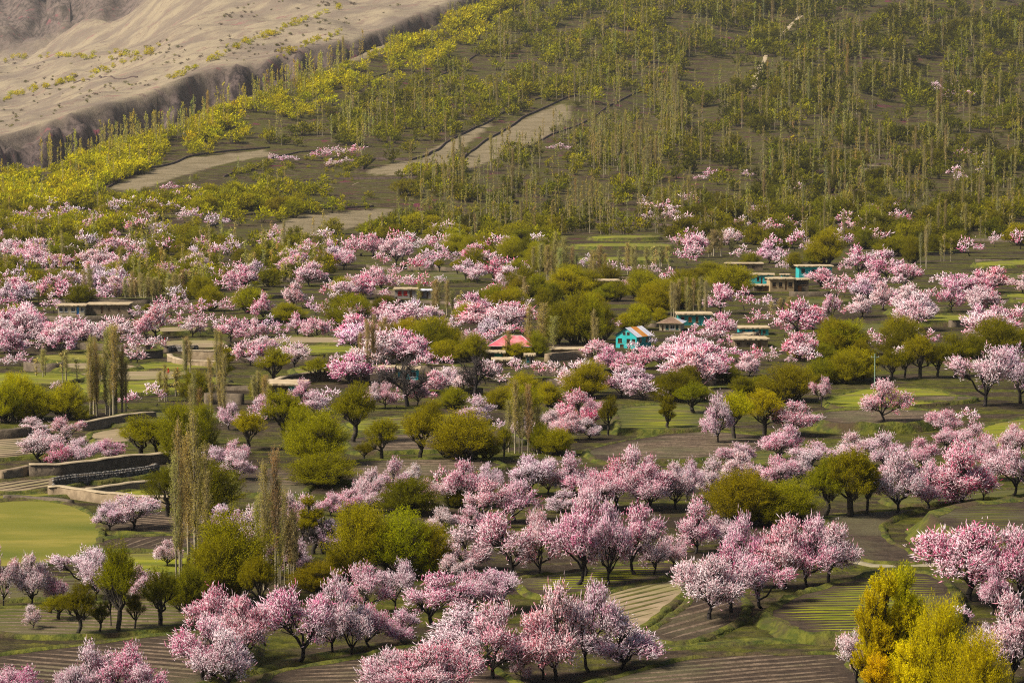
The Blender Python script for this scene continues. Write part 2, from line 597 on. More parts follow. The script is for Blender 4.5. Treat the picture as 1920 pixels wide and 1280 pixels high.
def densify(poly, step, wob):
    P = []
    n = len(poly)
    for i in range(n):
        a, b = np.array(poly[i]), np.array(poly[(i + 1) % n])
        L = np.linalg.norm(b - a)
        k = max(1, int(L / step))
        for j in range(k):
            P.append(a + (b - a) * j / k)
    P = np.array(P)
    # Chaikin rounding
    for _ in range(2):
        nx = np.roll(P, -1, 0)
        P = np.stack([P * 0.75 + nx * 0.25, P * 0.25 + nx * 0.75], 1).reshape(-1, 2)
        if len(P) > 160:
            break
    P = P + np.stack([vnoise(P[:, 0] / 3.1, P[:, 1] / 3.1), vnoise(P[:, 0] / 3.1 + 50, P[:, 1] / 3.1)], 1) * wob
    return P


def field(poly, rise, mat, ridge=None, spacing=2.0, ang=0.0, bank=M_GRASS, rh=0.15, rw=0.36):
    """a terraced field: raised bed, its grassy bank, and the ridges ploughed in it"""
    spacing = spacing * .82
    W = cast([p[0] for p in poly], [p[1] for p in poly], rise)[:, :2]
    d = float(np.mean(W[:, 1]))
    P = densify([tuple(w) for w in W], d * 0.012 + 1.5, 0.25)
    area = 0.5 * np.sum(P[:, 0] * np.roll(P[:, 1], -1) - np.roll(P[:, 0], -1) * P[:, 1])
    if area < 0:
        P = P[::-1]
    z = ground_z(P[:, 0], P[:, 1])
    n = len(P)
    bm = bmesh.new()
    top = [bm.verts.new((P[i, 0], P[i, 1], z[i] + rise)) for i in range(n)]
    f = bm.faces.new(top)
    bmesh.ops.triangulate(bm, faces=[f])
    me = bpy.data.meshes.new('field')
    bm.to_mesh(me)
    bm.free()
    me.materials.append(mat)
    o = tag(obj('field', me), kind='structure')
    # bank: rim lip and slope outwards
    tv = np.roll(P, -1, 0) - np.roll(P, 1, 0)
    nv = np.stack([tv[:, 1], -tv[:, 0]], 1)
    nv /= np.linalg.norm(nv, axis=1)[:, None] + 1e-9
    rings = []
    prof = [(-0.5 - 0.5 * rise, 0.02), (-0.2, 0.16 + 0.12 * rise), (0.35, rise * -0.05 + 0.1), (0.5 + 0.35 * rise, -rise * 0.55), (0.7 + 0.9 * rise, -rise - 0.12)]
    for q, (off, dz) in enumerate(prof):
        jit = 1 + 0.45 * vnoise(P[:, 0] / 1.7 + q * 13, P[:, 1] / 1.7)
        XY = P + nv * (off * jit)[:, None]
        zz = z + rise + dz + (0.22 + 0.1 * rise) * vnoise(P[:, 0] / 1.1 + q * 7, P[:, 1] / 1.1) * (0 < q < 4)
        if q == 4:
            zz = ground_z(XY[:, 0], XY[:, 1]) - 0.15
        rings.append(np.column_stack([XY, zz]))
    RV = np.concatenate(rings)
    qd = []
    ii = np.arange(n)
    jj = (ii + 1) % n
    for q in range(4):
        qd.append(np.stack([q * n + ii, q * n + n + ii, q * n + n + jj, q * n + jj], 1))
    obj('bank', mesh_np('bank', RV, np.concatenate(qd), bank, smooth=True), o)
    if ridge is not None:
        ca, sa = math.cos(ang), math.sin(ang)
        c = P.mean(0)
        L = (P - c) @ np.array([[ca, -sa], [sa, ca]])        # rotate into ridge frame (x along)
        vv, qq = [], []
        nvn = 0
        y0, y1 = L[:, 1].min(), L[:, 1].max()
        nr = int((y1 - y0) / spacing)
        nr = min(nr, 160)
        for r in range(1, nr):
            yl = y0 + r * spacing + random.uniform(-.08, .08) * spacing
            a, b = L, np.roll(L, -1, 0)
            cr = (a[:, 1] > yl) != (b[:, 1] > yl)
            if cr.sum() < 2:
                continue
            xs = np.sort(a[cr, 0] + (yl - a[cr, 1]) / (b[cr, 1] - a[cr, 1]) * (b[cr, 0] - a[cr, 0]))
            for k in range(0, len(xs) - 1, 2):
                xa, xb = xs[k] + .8 + 0.4 * rise + random.random() * 2, xs[k + 1] - .8 - 0.4 * rise - random.random() * 2
                if xb - xa < 2:
                    continue
                m_ = max(2, min(40, int((xb - xa) / 2.2)))
                xl = np.linspace(xa, xb, m_)
                wob = vnoise(xl / 5.0, np.full(m_, r * 3.7)) * 0.16 * spacing + 0.35 * spacing * vnoise(xl / 40, np.full(m_, 1.0))
                tp = np.minimum(1, np.minimum(np.arange(m_), np.arange(m_)[::-1]) / 1.5)
                hh = tp * rh * (0.75 + 0.5 * vnoise(xl / 1.9, np.full(m_, r * 5.1)))
                for e, (oy, hz) in enumerate(((-rw / 2, 0.0), (0.0, 1.0), (rw / 2, 0.0))):
                    ly = yl + wob + oy * spacing * (.15 + .85 * tp)
                    gx = c[0] + xl * ca - ly * sa
                    gy = c[1] + xl * sa + ly * ca
                    vv.append(np.column_stack([gx, gy, ground_z(gx, gy) + rise + 0.012 + hz * hh]))
                base = nvn
                t_ = np.arange(m_ - 1)
                for e in range(2):
                    p_ = base + e * m_ + t_
                    qq.append(np.stack([p_, p_ + 1, p_ + m_ + 1, p_ + m_], 1))
                nvn += 3 * m_
        if vv:
            fr = obj('furrows', mesh_np('furrows', np.concatenate(vv), np.concatenate(qq), ridge, smooth=True), o)
            fr['kind'] = 'stuff'
    FIELD_WORLD.append((P, rise))
    return o


FIELDS = [
    # front
    ([(1040, 1300), (1230, 1246), (1310, 1228), (1590, 1224), (1640, 1300)], 0.5, M_SOIL, M_SOILR, 2.3, 0.35),
    ([(465, 1300), (510, 1258), (640, 1238), (770, 1206), (880, 1220), (1000, 1300)], 0.5, M_SOIL, M_SOILR, 2.3, 0.15),
    ([(-40, 1232), (150, 1208), (320, 1186), (480, 1180), (470, 1250), (330, 1300), (-40, 1300)], 0.6, M_SOIL, M_SOILR, 2.4, -0.35),
    ([(-40, 1140), (180, 1128), (330, 1122), (400, 1130), (390, 1172), (250, 1184), (120, 1194), (-40, 1186)], 0.3, M_CROPD, M_SOILR, 2.4, -0.1),
    ([(-40, 1085), (150, 1080), (330, 1085), (340, 1112), (160, 1118), (-40, 1126)], 0.3, M_CROPD, M_SOIL, 2.6, 0.05),
    ([(1425, 1150), (1480, 1118), (1560, 1092), (1650, 1070), (1750, 1072), (1800, 1110), (1790, 1180), (1640, 1192), (1500, 1188)], 1.0, M_SOIL, M_CROP, 1.9, 0.05),
    ([(960, 1085), (1100, 1066), (1230, 1050), (1290, 1058), (1270, 1078), (1150, 1104), (1000, 1120)], 0.3, M_SOIL, M_CROP, 2.0, 0.08),
    ([(1130, 1112), (1200, 1096), (1275, 1084), (1290, 1110), (1240, 1150), (1190, 1190), (1130, 1190)], 0.35, M_TANSOIL, M_CROPD, 2.2, 0.9),
    ([(1200, 1196), (1260, 1150), (1310, 1110), (1400, 1120), (1395, 1160), (1330, 1192), (1270, 1208)], 0.3, M_SOIL, M_SOILR, 2.6, 0.95),
    ([(1545, 968), (1600, 962), (1680, 955), (1745, 950), (1680, 968), (1650, 985), (1665, 1010), (1720, 1040), (1745, 1056), (1640, 1056), (1590, 1040), (1570, 1005)], 0.3, M_SOIL, M_SOILR, 2.2, -0.15),
    ([(1735, 962), (1800, 946), (1960, 932), (1960, 1010), (1850, 1016), (1790, 1008), (1750, 985)], 2.6, M_SOIL, M_CROPD, 2.4, 0.05),
    ([(1640, 935), (1780, 928), (1900, 915), (1960, 915), (1960, 925), (1800, 940), (1690, 950)], 0.3, M_CROPD, None, 2, 0),
    # centre
    ([(1095, 842), (1180, 824), (1300, 806), (1390, 812), (1480, 822), (1420, 850), (1300, 862), (1120, 866)], 0.4, M_SOIL, M_SOILR, 2.4, 0.1),
    ([(1150, 765), (1230, 756), (1320, 762), (1340, 790), (1310, 806), (1160, 808)], 0.9, M_CROPD, M_CROP, 3.2, 0.02),
    ([(1500, 788), (1540, 770), (1640, 766), (1760, 768), (1790, 780), (1720, 794), (1600, 797)], 1.6, M_SOIL, M_SOILR, 2.6, 0.02),
    ([(1540, 748), (1620, 728), (1720, 726), (1790, 738), (1800, 752), (1700, 762), (1560, 764)], 0.5, M_CROP, None, 2, 0),
    ([(1690, 743), (1790, 741), (1840, 745), (1800, 753), (1700, 752)], 0.62, M_SOIL, M_SOILR, 2.6, 0.0),
    ([(1830, 800), (1900, 785), (1980, 780), (1980, 850), (1860, 846)], 0.9, M_CROP, None, 2, 0),
    ([(1400, 850), (1540, 836), (1660, 838), (1720, 848), (1600, 862), (1430, 868)], 0.4, M_CROPD, None, 2, 0),
    ([(640, 792), (760, 778), (860, 776), (900, 790), (840, 806), (660, 812)], 0.4, M_CROP, M_SOIL, 4.0, 0.05),
    ([(640, 822), (760, 812), (960, 812), (1000, 826), (900, 842), (660, 848)], 0.5, M_SOIL, M_SOILR, 2.6, 0.0),
    ([(560, 870), (700, 862), (900, 858), (960, 872), (860, 892), (620, 902)], 0.5, M_SOIL, M_SOILR, 2.6, 0.0),
    ([(440, 880), (560, 872), (600, 896), (560, 930), (440, 925)], 0.4, M_SOIL, M_SOILR, 2.4, 0.0),
    # left terraces
    ([(-40, 942), (60, 936), (130, 944), (176, 962), (192, 1000), (178, 1030), (120, 1052), (-40, 1068)], 0.3, M_MEADOW, None, 2, 0),
    ([(186, 972), (290, 958), (370, 952), (420, 975), (400, 1000), (196, 998)], 0.3, M_SOIL, M_SOILR, 2.2, -0.5),
    ([(186, 1008), (300, 1003), (395, 1002), (390, 1028), (230, 1032), (182, 1028)], 0.3, M_SOIL, M_SOILR, 2.2, 1.25),
    ([(190, 1038), (330, 1034), (400, 1035), (380, 1072), (210, 1076)], 0.3, M_CROP, None, 2, 0),
    ([(-40, 906), (60, 897), (150, 891), (165, 902), (95, 918), (-40, 926)], 0.5, M_TANSOIL, M_SOIL, 2.6, 1.0),
    ([(155, 890), (240, 882), (290, 878), (285, 890), (220, 898), (165, 902)], 0.6, M_TANSOIL, M_SOIL, 2.8, -0.9),
    ([(-40, 930), (90, 924), (200, 914), (270, 905), (276, 909), (190, 922), (80, 934), (-40, 938)], 0.4, M_MEADOW, None, 2, 0),
    ([(170, 930), (230, 921), (300, 915), (300, 934), (230, 934)], 0.4, M_CROP, None, 2, 0),
    ([(-40, 826), (40, 818), (110, 822), (120, 850), (-40, 862)], 0.5, M_TANSOIL, M_SOIL, 3.2, 0.5),
    ([(160, 812), (240, 800), (330, 800), (310, 822), (180, 832)], 0.5, M_TANSOIL, None, 2, 0),
    ([(200, 780), (300, 768), (400, 768), (420, 786), (300, 796), (200, 796)], 0.6, M_CROPD, None, 2, 0),
    ([(-40, 702), (60, 698), (150, 700), (170, 706), (100, 722), (-40, 726)], 0.7, M_CROP, None, 2, 0),
    ([(60, 684), (110, 680), (200, 680), (270, 686), (260, 693), (120, 692)], 1.0, M_TANSOIL, None, 2, 0),
    ([(60, 666), (150, 664), (240, 668), (240, 676), (90, 677)], 0.7, M_MEADOW, None, 2, 0),
    ([(110, 701), (200, 697), (300, 694), (360, 697), (330, 712), (180, 714)], 0.6, M_TANSOIL, None, 2, 0),
    ([(230, 685), (320, 678), (420, 678), (440, 690), (330, 694), (240, 693)], 0.7, M_CROP, None, 2, 0),
    ([(140, 718), (300, 712), (420, 706), (440, 722), (300, 736), (150, 738)], 0.6, M_CROP, None, 2, 0),
    ([(290, 640), (380, 636), (430, 640), (420, 652), (310, 652)], 0.6, M_TANSOIL, None, 2, 0),
    ([(350, 662), (400, 656), (470, 656), (480, 666), (400, 668)], 0.8, M_MEADOW, None, 2, 0),
    ([(480, 650), (580, 646), (680, 649), (686, 660), (590, 664), (490, 662)], 0.6, M_CROP, None, 2, 0),
    ([(460, 634), (580, 630), (690, 635), (680, 644), (560, 642), (470, 643)], 0.7, M_TANSOIL, None, 2, 0),
    ([(540, 690), (600, 684), (660, 686), (650, 702), (560, 706)], 0.5, M_CROP, None, 2, 0),
    ([(290, 603), (350, 601), (352, 608), (292, 610)], 0.7, M_CROP, None, 2, 0),
    ([(280, 615), (345, 612), (400, 614), (390, 622), (290, 623)], 0.9, M_TANSOIL, None, 2, 0),
    # right terraces
    ([(1540, 622), (1600, 608), (1690, 608), (1720, 616), (1680, 628), (1570, 630)], 0.8, M_CROPD, None, 2, 0),
    ([(1680, 596), (1760, 590), (1850, 590), (1870, 598), (1800, 606), (1690, 605)], 1.0, M_CROP, None, 2, 0),
    ([(1660, 578), (1740, 574), (1790, 578), (1760, 586), (1670, 587)], 0.9, M_CROPD, None, 2, 0),
    ([(1880, 552), (1980, 545), (1980, 562), (1890, 562)], 0.9, M_CROP, None, 2, 0),
    ([(1450, 566), (1520, 560), (1600, 560), (1590, 568), (1470, 572)], 0.8, M_CROPD, None, 2, 0),
    ([(1780, 520), (1860, 516), (1960, 512), (1960, 522), (1800, 528)], 1.0, M_CROPD, None, 2, 0),
    ([(1820, 492), (1900, 488), (1960, 488), (1960, 497), (1830, 499)], 1.0, M_CROP, None, 2, 0),
    ([(1060, 484), (1150, 481), (1250, 482), (1258, 488), (1100, 490)], 1.2, M_CROP, None, 2, 0),
    ([(1060, 458), (1160, 456), (1260, 457), (1262, 463), (1090, 464)], 1.2, M_CROP, None, 2, 0),
    ([(1100, 443), (1180, 441), (1240, 442), (1240, 447), (1110, 448)], 1.2, M_CROP, None, 2, 0),
    ([(690, 515), (800, 508), (880, 512), (900, 524), (800, 530), (700, 528)], 0.8, M_CROPD, None, 2, 0),
    ([(1385, 442), (1420, 440), (1440, 444), (1420, 449), (1390, 449)], 1.0, M_CROP, None, 2, 0),
]
for fd in FIELDS:
    field(*fd)


def place(px, py):
    """points on the ground, or on the raised bed of a field"""
    P = cast(px, py)
    for poly, rise in FIELD_WORLD:
        lo, hi = poly.min(0) - 2, poly.max(0) + 2
        near_ = (P[:, 0] > lo[0]) & (P[:, 0] < hi[0]) & (P[:, 1] > lo[1]) & (P[:, 1] < hi[1])
        if near_.any():
            ii_ = np.nonzero(near_)[0]
            ins = inpoly(P[ii_, 0], P[ii_, 1], poly)
            P[ii_[ins], 2] = ground_z(P[ii_[ins], 0], P[ii_[ins], 1]) + rise
    return P


# ------------------------------------------------------------------ walls
def sweep_wall(name, pts, hgt, thick, mat, label, cat='wall', cap=None, group=None, step=None):
    hgt = hgt * (.72 if name == 'mud_wall' else 1)
    W = cast([p[0] for p in pts], [p[1] for p in pts])
    d = float(W[:, 1].mean())
    step = step or max(0.8, d * 0.002)
    seg = np.linalg.norm(np.diff(W[:, :2], axis=0), axis=1)
    s = np.concatenate([[0], np.cumsum(seg)])
    n = max(3, int(s[-1] / step))
    t = np.linspace(0, s[-1], n)
    X, Y = np.interp(t, s, W[:, 0]), np.interp(t, s, W[:, 1])
    k = np.array([1, 2, 1]) / 4.0
    if n > 6:
        for _ in range(3):
            X[1:-1] = np.convolve(X, k, 'valid')
            Y[1:-1] = np.convolve(Y, k, 'valid')
    tx, ty = np.gradient(X), np.gradient(Y)
    L = np.hypot(tx, ty) + 1e-9
    nx_, ny_ = ty / L, -tx / L
    Z = ground_z(X, Y)
    wv = vnoise(t / (2.6 * step), np.full(n, s[-1])) + 1.2 * vnoise(t / (9 * step), np.full(n, s[-1] + 9))
    top = Z + hgt * (1 + 0.07 * wv)
    o = empty(name, (X[n // 2], Y[n // 2], Z[n // 2]))
    loc = np.array([X[n // 2], Y[n // 2], Z[n // 2]])
    prof = [(-0.62, 0.0), (-0.5, 1.0), (0.5, 1.0), (0.62, 0.0)]
    rings = []
    for a, b in prof:
        jj = 1 + 0.22 * vnoise(t / (3 * step) + 40 * a, np.full(n, 3.0 + a))
        rings.append(np.column_stack([X + nx_ * a * thick * jj, Y + ny_ * a * thick * jj, (Z - 0.4) * (1 - b) + top * b]) - loc)
    RV = np.concatenate(rings)
    i_ = np.arange(n - 1)
    q = [np.stack([r * n + i_, r * n + i_ + 1, r * n + n + i_ + 1, r * n + n + i_], 1) for r in range(3)]
    q.append(np.array([[0, n, 2 * n, 3 * n], [n - 1, 4 * n - 1, 3 * n - 1, 2 * n - 1]]))
    obj('wall_body', mesh_np('wall_body', RV, np.concatenate(q), mat), o)
    if cap is not None:
        prof = [(-0.6, -0.02), (-0.5, 0.14), (0.5, 0.14), (0.6, -0.02)]
        rings = []
        for a, b in prof:
            rings.append(np.column_stack([X + nx_ * a * thick, Y + ny_ * a * thick, top + 0.01 + b]) - loc)
        obj('coping', mesh_np('coping', np.concatenate(rings), np.concatenate(q), cap), o)
    tag(o, label, cat, group)
    return o, (X, Y, Z, t, top, nx_, ny_, loc)


def stone_wall(pts, hgt, thick, label, size=0.42, group=None):
    """dry stone wall: a rough core with small stones stacked over it"""
    o, (X, Y, Z, t, top, nx_, ny_, loc) = sweep_wall('stone_wall', pts, hgt * 0.9, thick * 0.8, M_MUDD, label, 'wall', None, group)
    tot = t[-1]
    cols = max(4, min(500, int(tot / (size * 1.05))))
    rows = max(2, int(hgt / (size * 0.75)))
    bx = np.array([(-1, -1, -1), (1, -1, -1), (1, 1, -1), (-1, 1, -1), (-1, -1, 1), (1, -1, 1), (1, 1, 1), (-1, 1, 1)], float)
    bf = np.array([(0, 3, 2, 1), (4, 5, 6, 7), (0, 1, 5, 4), (1, 2, 6, 5), (2, 3, 7, 6), (3, 0, 4, 7)])
    vv, ff = [], []
    k = 0
    for c in range(cols):
        for r in range(rows):
            s = (c + 0.5 * (r % 2) + rng.uniform(-.2, .2)) / cols * tot
            x, y = np.interp(s, t, X), np.interp(s, t, Y)
            z = np.interp(s, t, Z) + (r + 0.5) * size * 0.75
            nn = np.array([np.interp(s, t, nx_), np.interp(s, t, ny_), 0])
            tt = np.array([-nn[1], nn[0], 0])
            sgn = 1 if nn[1] < 0 else -1
            p = np.array([x, y, z]) + nn * sgn * thick * rng.uniform(0.36, 0.52) * (1 if r < rows - 1 else 0.3)
            dims = size * np.array([rng.uniform(.42, .62), rng.uniform(.36, .6), rng.uniform(.30, .44)])
            B = bx * dims * (1 + rng.uniform(-.28, .28, (8, 3)))
            vv.append(p + B[:, :1] * tt + B[:, 1:2] * nn + B[:, 2:] * np.array([0, 0, 1]) - loc)
            ff.append(bf + 8 * k)
            k += 1
    so = obj('stones', mesh_np('stones', np.concatenate(vv), np.concatenate(ff), M_STONE), o)
    so['kind'] = 'stuff'
    return o


stone_wall([(97, 917), (120, 912), (160, 908), (220, 902), (285, 893), (292, 889)], 1.9, 1.2, 'grey dry stone wall between the striped plots and the grass strip')
stone_wall([(8, 938), (30, 936), (60, 940), (100, 942), (135, 947)], 0.9, 1.2, 'low crumbling stone wall along the top of the mown meadow')
stone_wall([(312, 660), (330, 657), (350, 660), (368, 658)], 1.6, 1.5, 'short dark stone bank wall below the bare tan plot with the red figure')
sweep_wall('mud_wall', [(90, 931), (112, 930), (150, 936), (190, 942), (240, 948), (285, 950), (330, 950)], 2.3, 1.1, M_MUD, 'long brown mud wall dropping to the mown meadow', cap=M_CAP)
sweep_wall('mud_wall', [(165, 931), (205, 924), (250, 919), (292, 915)], 1.8, 1.0, M_MUD, 'brown mud wall behind the small green walled plot', cap=M_CAP)
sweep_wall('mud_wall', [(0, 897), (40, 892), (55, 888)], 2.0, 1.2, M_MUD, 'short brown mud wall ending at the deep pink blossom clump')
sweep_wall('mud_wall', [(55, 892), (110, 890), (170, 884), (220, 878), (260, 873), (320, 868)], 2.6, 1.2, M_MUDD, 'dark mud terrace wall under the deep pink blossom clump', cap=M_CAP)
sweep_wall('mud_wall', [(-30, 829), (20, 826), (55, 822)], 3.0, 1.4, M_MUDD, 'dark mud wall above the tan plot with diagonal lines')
sweep_wall('mud_wall', [(150, 808), (190, 802), (240, 794), (290, 788)], 2.4, 1.0, M_MUD, 'mud wall with a thin pale coping below the paired poplar clumps', cap=M_CAP)
sweep_wall('mud_wall', [(318, 678), (322, 683), (335, 687), (360, 690), (400, 692), (412, 693)], 2.4, 1.2, M_MUD, 'curved mud retaining wall with bright pale coping', cap=M_CAP)
sweep_wall('mud_wall', [(345, 680), (365, 681), (400, 681), (420, 681)], 4.4, 1.2, M_MUD, 'straight brown mud wall behind the curved retaining wall', cap=M_CAP)
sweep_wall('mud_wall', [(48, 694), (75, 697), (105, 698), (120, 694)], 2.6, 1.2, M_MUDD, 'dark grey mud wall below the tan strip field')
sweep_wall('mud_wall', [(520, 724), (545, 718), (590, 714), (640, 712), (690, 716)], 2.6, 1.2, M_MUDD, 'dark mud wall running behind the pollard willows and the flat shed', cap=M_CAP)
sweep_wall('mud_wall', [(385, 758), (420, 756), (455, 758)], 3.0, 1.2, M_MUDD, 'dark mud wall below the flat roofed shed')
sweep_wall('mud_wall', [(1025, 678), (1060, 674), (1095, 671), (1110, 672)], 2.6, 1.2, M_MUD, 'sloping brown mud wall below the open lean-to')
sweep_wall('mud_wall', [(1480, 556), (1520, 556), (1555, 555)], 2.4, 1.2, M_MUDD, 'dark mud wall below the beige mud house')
sweep_wall('mud_wall', [(85, 600), (130, 602), (190, 600), (250, 598)], 1.8, 1.2, M_MUDD, 'low mud terrace wall in front of the cream house')
for pts, hg, lb in [
    ([(202, 352), (300, 313), (350, 295), (430, 284), (505, 278)], 2.6, 'dark stone terrace wall above the pale grazing slope'),
    ([(420, 332), (500, 301), (560, 286), (640, 282)], 2.4, 'dark stone terrace wall leading to the hillside blossom group'),
    ([(680, 318), (700, 298), (770, 302), (800, 293), (835, 269), (880, 246), (940, 214), (990, 191), (1060, 176), (1110, 172)], 3.0, 'long dark wall along the upper edge of the walled hillside field'),
    ([(845, 328), (850, 313), (880, 286), (920, 259), (980, 221), (1030, 199), (1080, 179)], 3.0, 'dark wall splitting the walled hillside field'),
    ([(560, 340), (640, 336), (740, 335), (845, 333)], 2.6, 'straight dark wall under the row of clipped round trees'),
    ([(1000, 272), (1060, 244), (1120, 216), (1200, 172), (1265, 154)], 2.4, 'dark wall climbing through the thin poplars on the hill'),
    ([(640, 202), (700, 186), (760, 166), (840, 136), (905, 99)], 2.6, 'reddish dark wall below the yellow crest trees'),
    ([(640, 166), (690, 147), (740, 132)], 2.4, 'short reddish dark wall beside the yellow crest trees'),
    ([(386, 428), (437, 406), (520, 398), (560, 394), (700, 388)], 2.4, 'dark wall along the top of the grey slope field'),
    ([(200, 380), (240, 376), (330, 372), (420, 368)], 2.4, 'dark wall behind the small hillside blossom row'),
    ([(138, 157), (165, 149), (210, 146), (258, 146)], 3.0, 'thin dark wall on the far tan slope'),
    ([(1000, 420), (1100, 418), (1200, 420), (1260, 424)], 2.4, 'dark terrace wall above the thin green terraces'),
    ([(1560, 312), (1620, 308), (1690, 312)], 2.6, 'dark wall above the small bare hillside plot'),
]:
    sweep_wall('terrace_wall', pts, hg * .42, 1.0, M_TERR, lb)

RB = np.random.default_rng(4)
for k in range(46):
    y = 445 + 300 * RB.random() ** 1.3
    x = RB.uniform(-40, 1900)
    if 1130 < x < 1560 and 490 < y < 660:
        continue
    L_ = RB.uniform(70, 230)
    dy_ = RB.uniform(-5, 5)
    o, _ = sweep_wall('earth_bank', [(x, y), (x + L_ * .35, y + dy_), (x + L_ * .7, y + dy_ * .4), (x + L_, y - dy_ * .5)], RB.uniform(.9, 1.9), 1.6, M_MUDD, None, None, M_GRASS)
    o['kind'] = 'structure'

# foot path round the striped field and a pale track line in the grass
def ribbon(name, pts, width, mat):
    W = cast([p[0] for p in pts], [p[1] for p in pts])
    s = np.concatenate([[0], np.cumsum(np.linalg.norm(np.diff(W[:, :2], axis=0), axis=1))])
    n = max(4, int(s[-1] / 1.5))
    t = np.linspace(0, s[-1], n)
    X, Y = np.interp(t, s, W[:, 0]), np.interp(t, s, W[:, 1])
    tx, ty = np.gradient(X), np.gradient(Y)
    L = np.hypot(tx, ty)
    nx_, ny_ = ty / L, -tx / L
    rings = []
    for a, lift in ((-0.5, -0.05), (-0.3, 0.22), (0.3, 0.22), (0.5, -0.05)):
        w_ = width * a * (1 + 0.3 * vnoise(t / 3, np.full(n, a * 9)))
        x, y = X + nx_ * w_, Y + ny_ * w_
        rings.append(np.column_stack([x, y, ground_z(x, y) + lift]))
    i_ = np.arange(n - 1)
    q = [np.stack([r * n + i_, r * n + i_ + 1, r * n + n + i_ + 1, r * n + n + i_], 1) for r in range(3)]
    return tag(obj(name, mesh_np(name, np.concatenate(rings), np.concatenate(q), mat, smooth=True)), kind='structure')


ribbon('hill_track', [(1412, 168), (1418, 140), (1440, 96), (1462, 74), (1480, 50), (1502, 30)], 5.0, M_CAP)
ribbon('footpath', [(20, 1052), (60, 1045), (90, 1050), (125, 1056)], 1.2, M_PATH)
ribbon('footpath', [(1590, 1050), (1640, 1062), (1700, 1060), (1760, 1060)], 1.6, M_PATH)
ribbon('footpath', [(1180, 1216), (1300, 1212), (1430, 1200), (1640, 1206)], 3.5, M_GRASS)
ribbon('footpath', [(780, 1196), (700, 1212), (620, 1226), (520, 1244), (470, 1262)], 2.5, M_GRASS)

# ------------------------------------------------------------------ buildings


def dims(x0, x1, ytop, ybase):
    """metric size and place of something seen between these image limits"""
    p = cast([(x0 + x1) / 2], [ybase])[0]
    m_ = math.hypot(p[1], p[0]) / F
    return p, (x1 - x0) * m_, (ybase - ytop) * m_


def wall_panel(mb, w, h, ops, y, t=0.3, z0=0.0):
    """a wall in the xz plane at y, pierced by openings (x0,x1,z0,z1), with reveals going back t"""
    xs = sorted({-w / 2, w / 2} | {o[0] for o in ops} | {o[1] for o in ops})
    zs = sorted({z0, h} | {o[2] for o in ops} | {o[3] for o in ops})
    for i in range(len(xs) - 1):
        for j in range(len(zs) - 1):
            cx_, cz_ = (xs[i] + xs[i + 1]) / 2, (zs[j] + zs[j + 1]) / 2
            if any(o[0] < cx_ < o[1] and o[2] < cz_ < o[3] for o in ops):
                continue
            mb.quad((xs[i], y, zs[j]), (xs[i + 1], y, zs[j]), (xs[i + 1], y, zs[j + 1]), (xs[i], y, zs[j + 1]))
    for a, b, c, d in ops:
        mb.quad((a, y, c), (a, y, d), (a, y + t, d), (a, y + t, c))
        mb.quad((b, y, d), (b, y, c), (b, y + t, c), (b, y + t, d))
        mb.quad((a, y, d), (b, y, d), (b, y + t, d), (a, y + t, d))
        mb.quad((b, y, c), (a, y, c), (a, y + t, c), (b, y + t, c))


def add_window(root, a, b, c, d, y, fmat, pmat, bars=1):
    f = MB()
    g = 0.07
    for bx_ in ((a, a + g, c, d), (b - g, b, c, d), (a + g, b - g, c, c + g), (a + g, b - g, d - g, d)):
        f.box(bx_[0], bx_[1], y + 0.06, y + 0.16, bx_[2], bx_[3])
    for k in range(bars):
        xm = a + (b - a) * (k + 1) / (bars + 1)
        f.box(xm - 0.03, xm + 0.03, y + 0.08, y + 0.15, c + g, d - g)
    f.box(a - 0.1, b + 0.1, y - 0.1, y + 0.05, c - 0.1, c - 0.01)
    o = f.build('window', fmat, root)
    p = MB()
    p.quad((a, y + 0.2, c), (b, y + 0.2, c), (b, y + 0.2, d), (a, y + 0.2, d))
    p.build('pane', pmat, o)
    return o


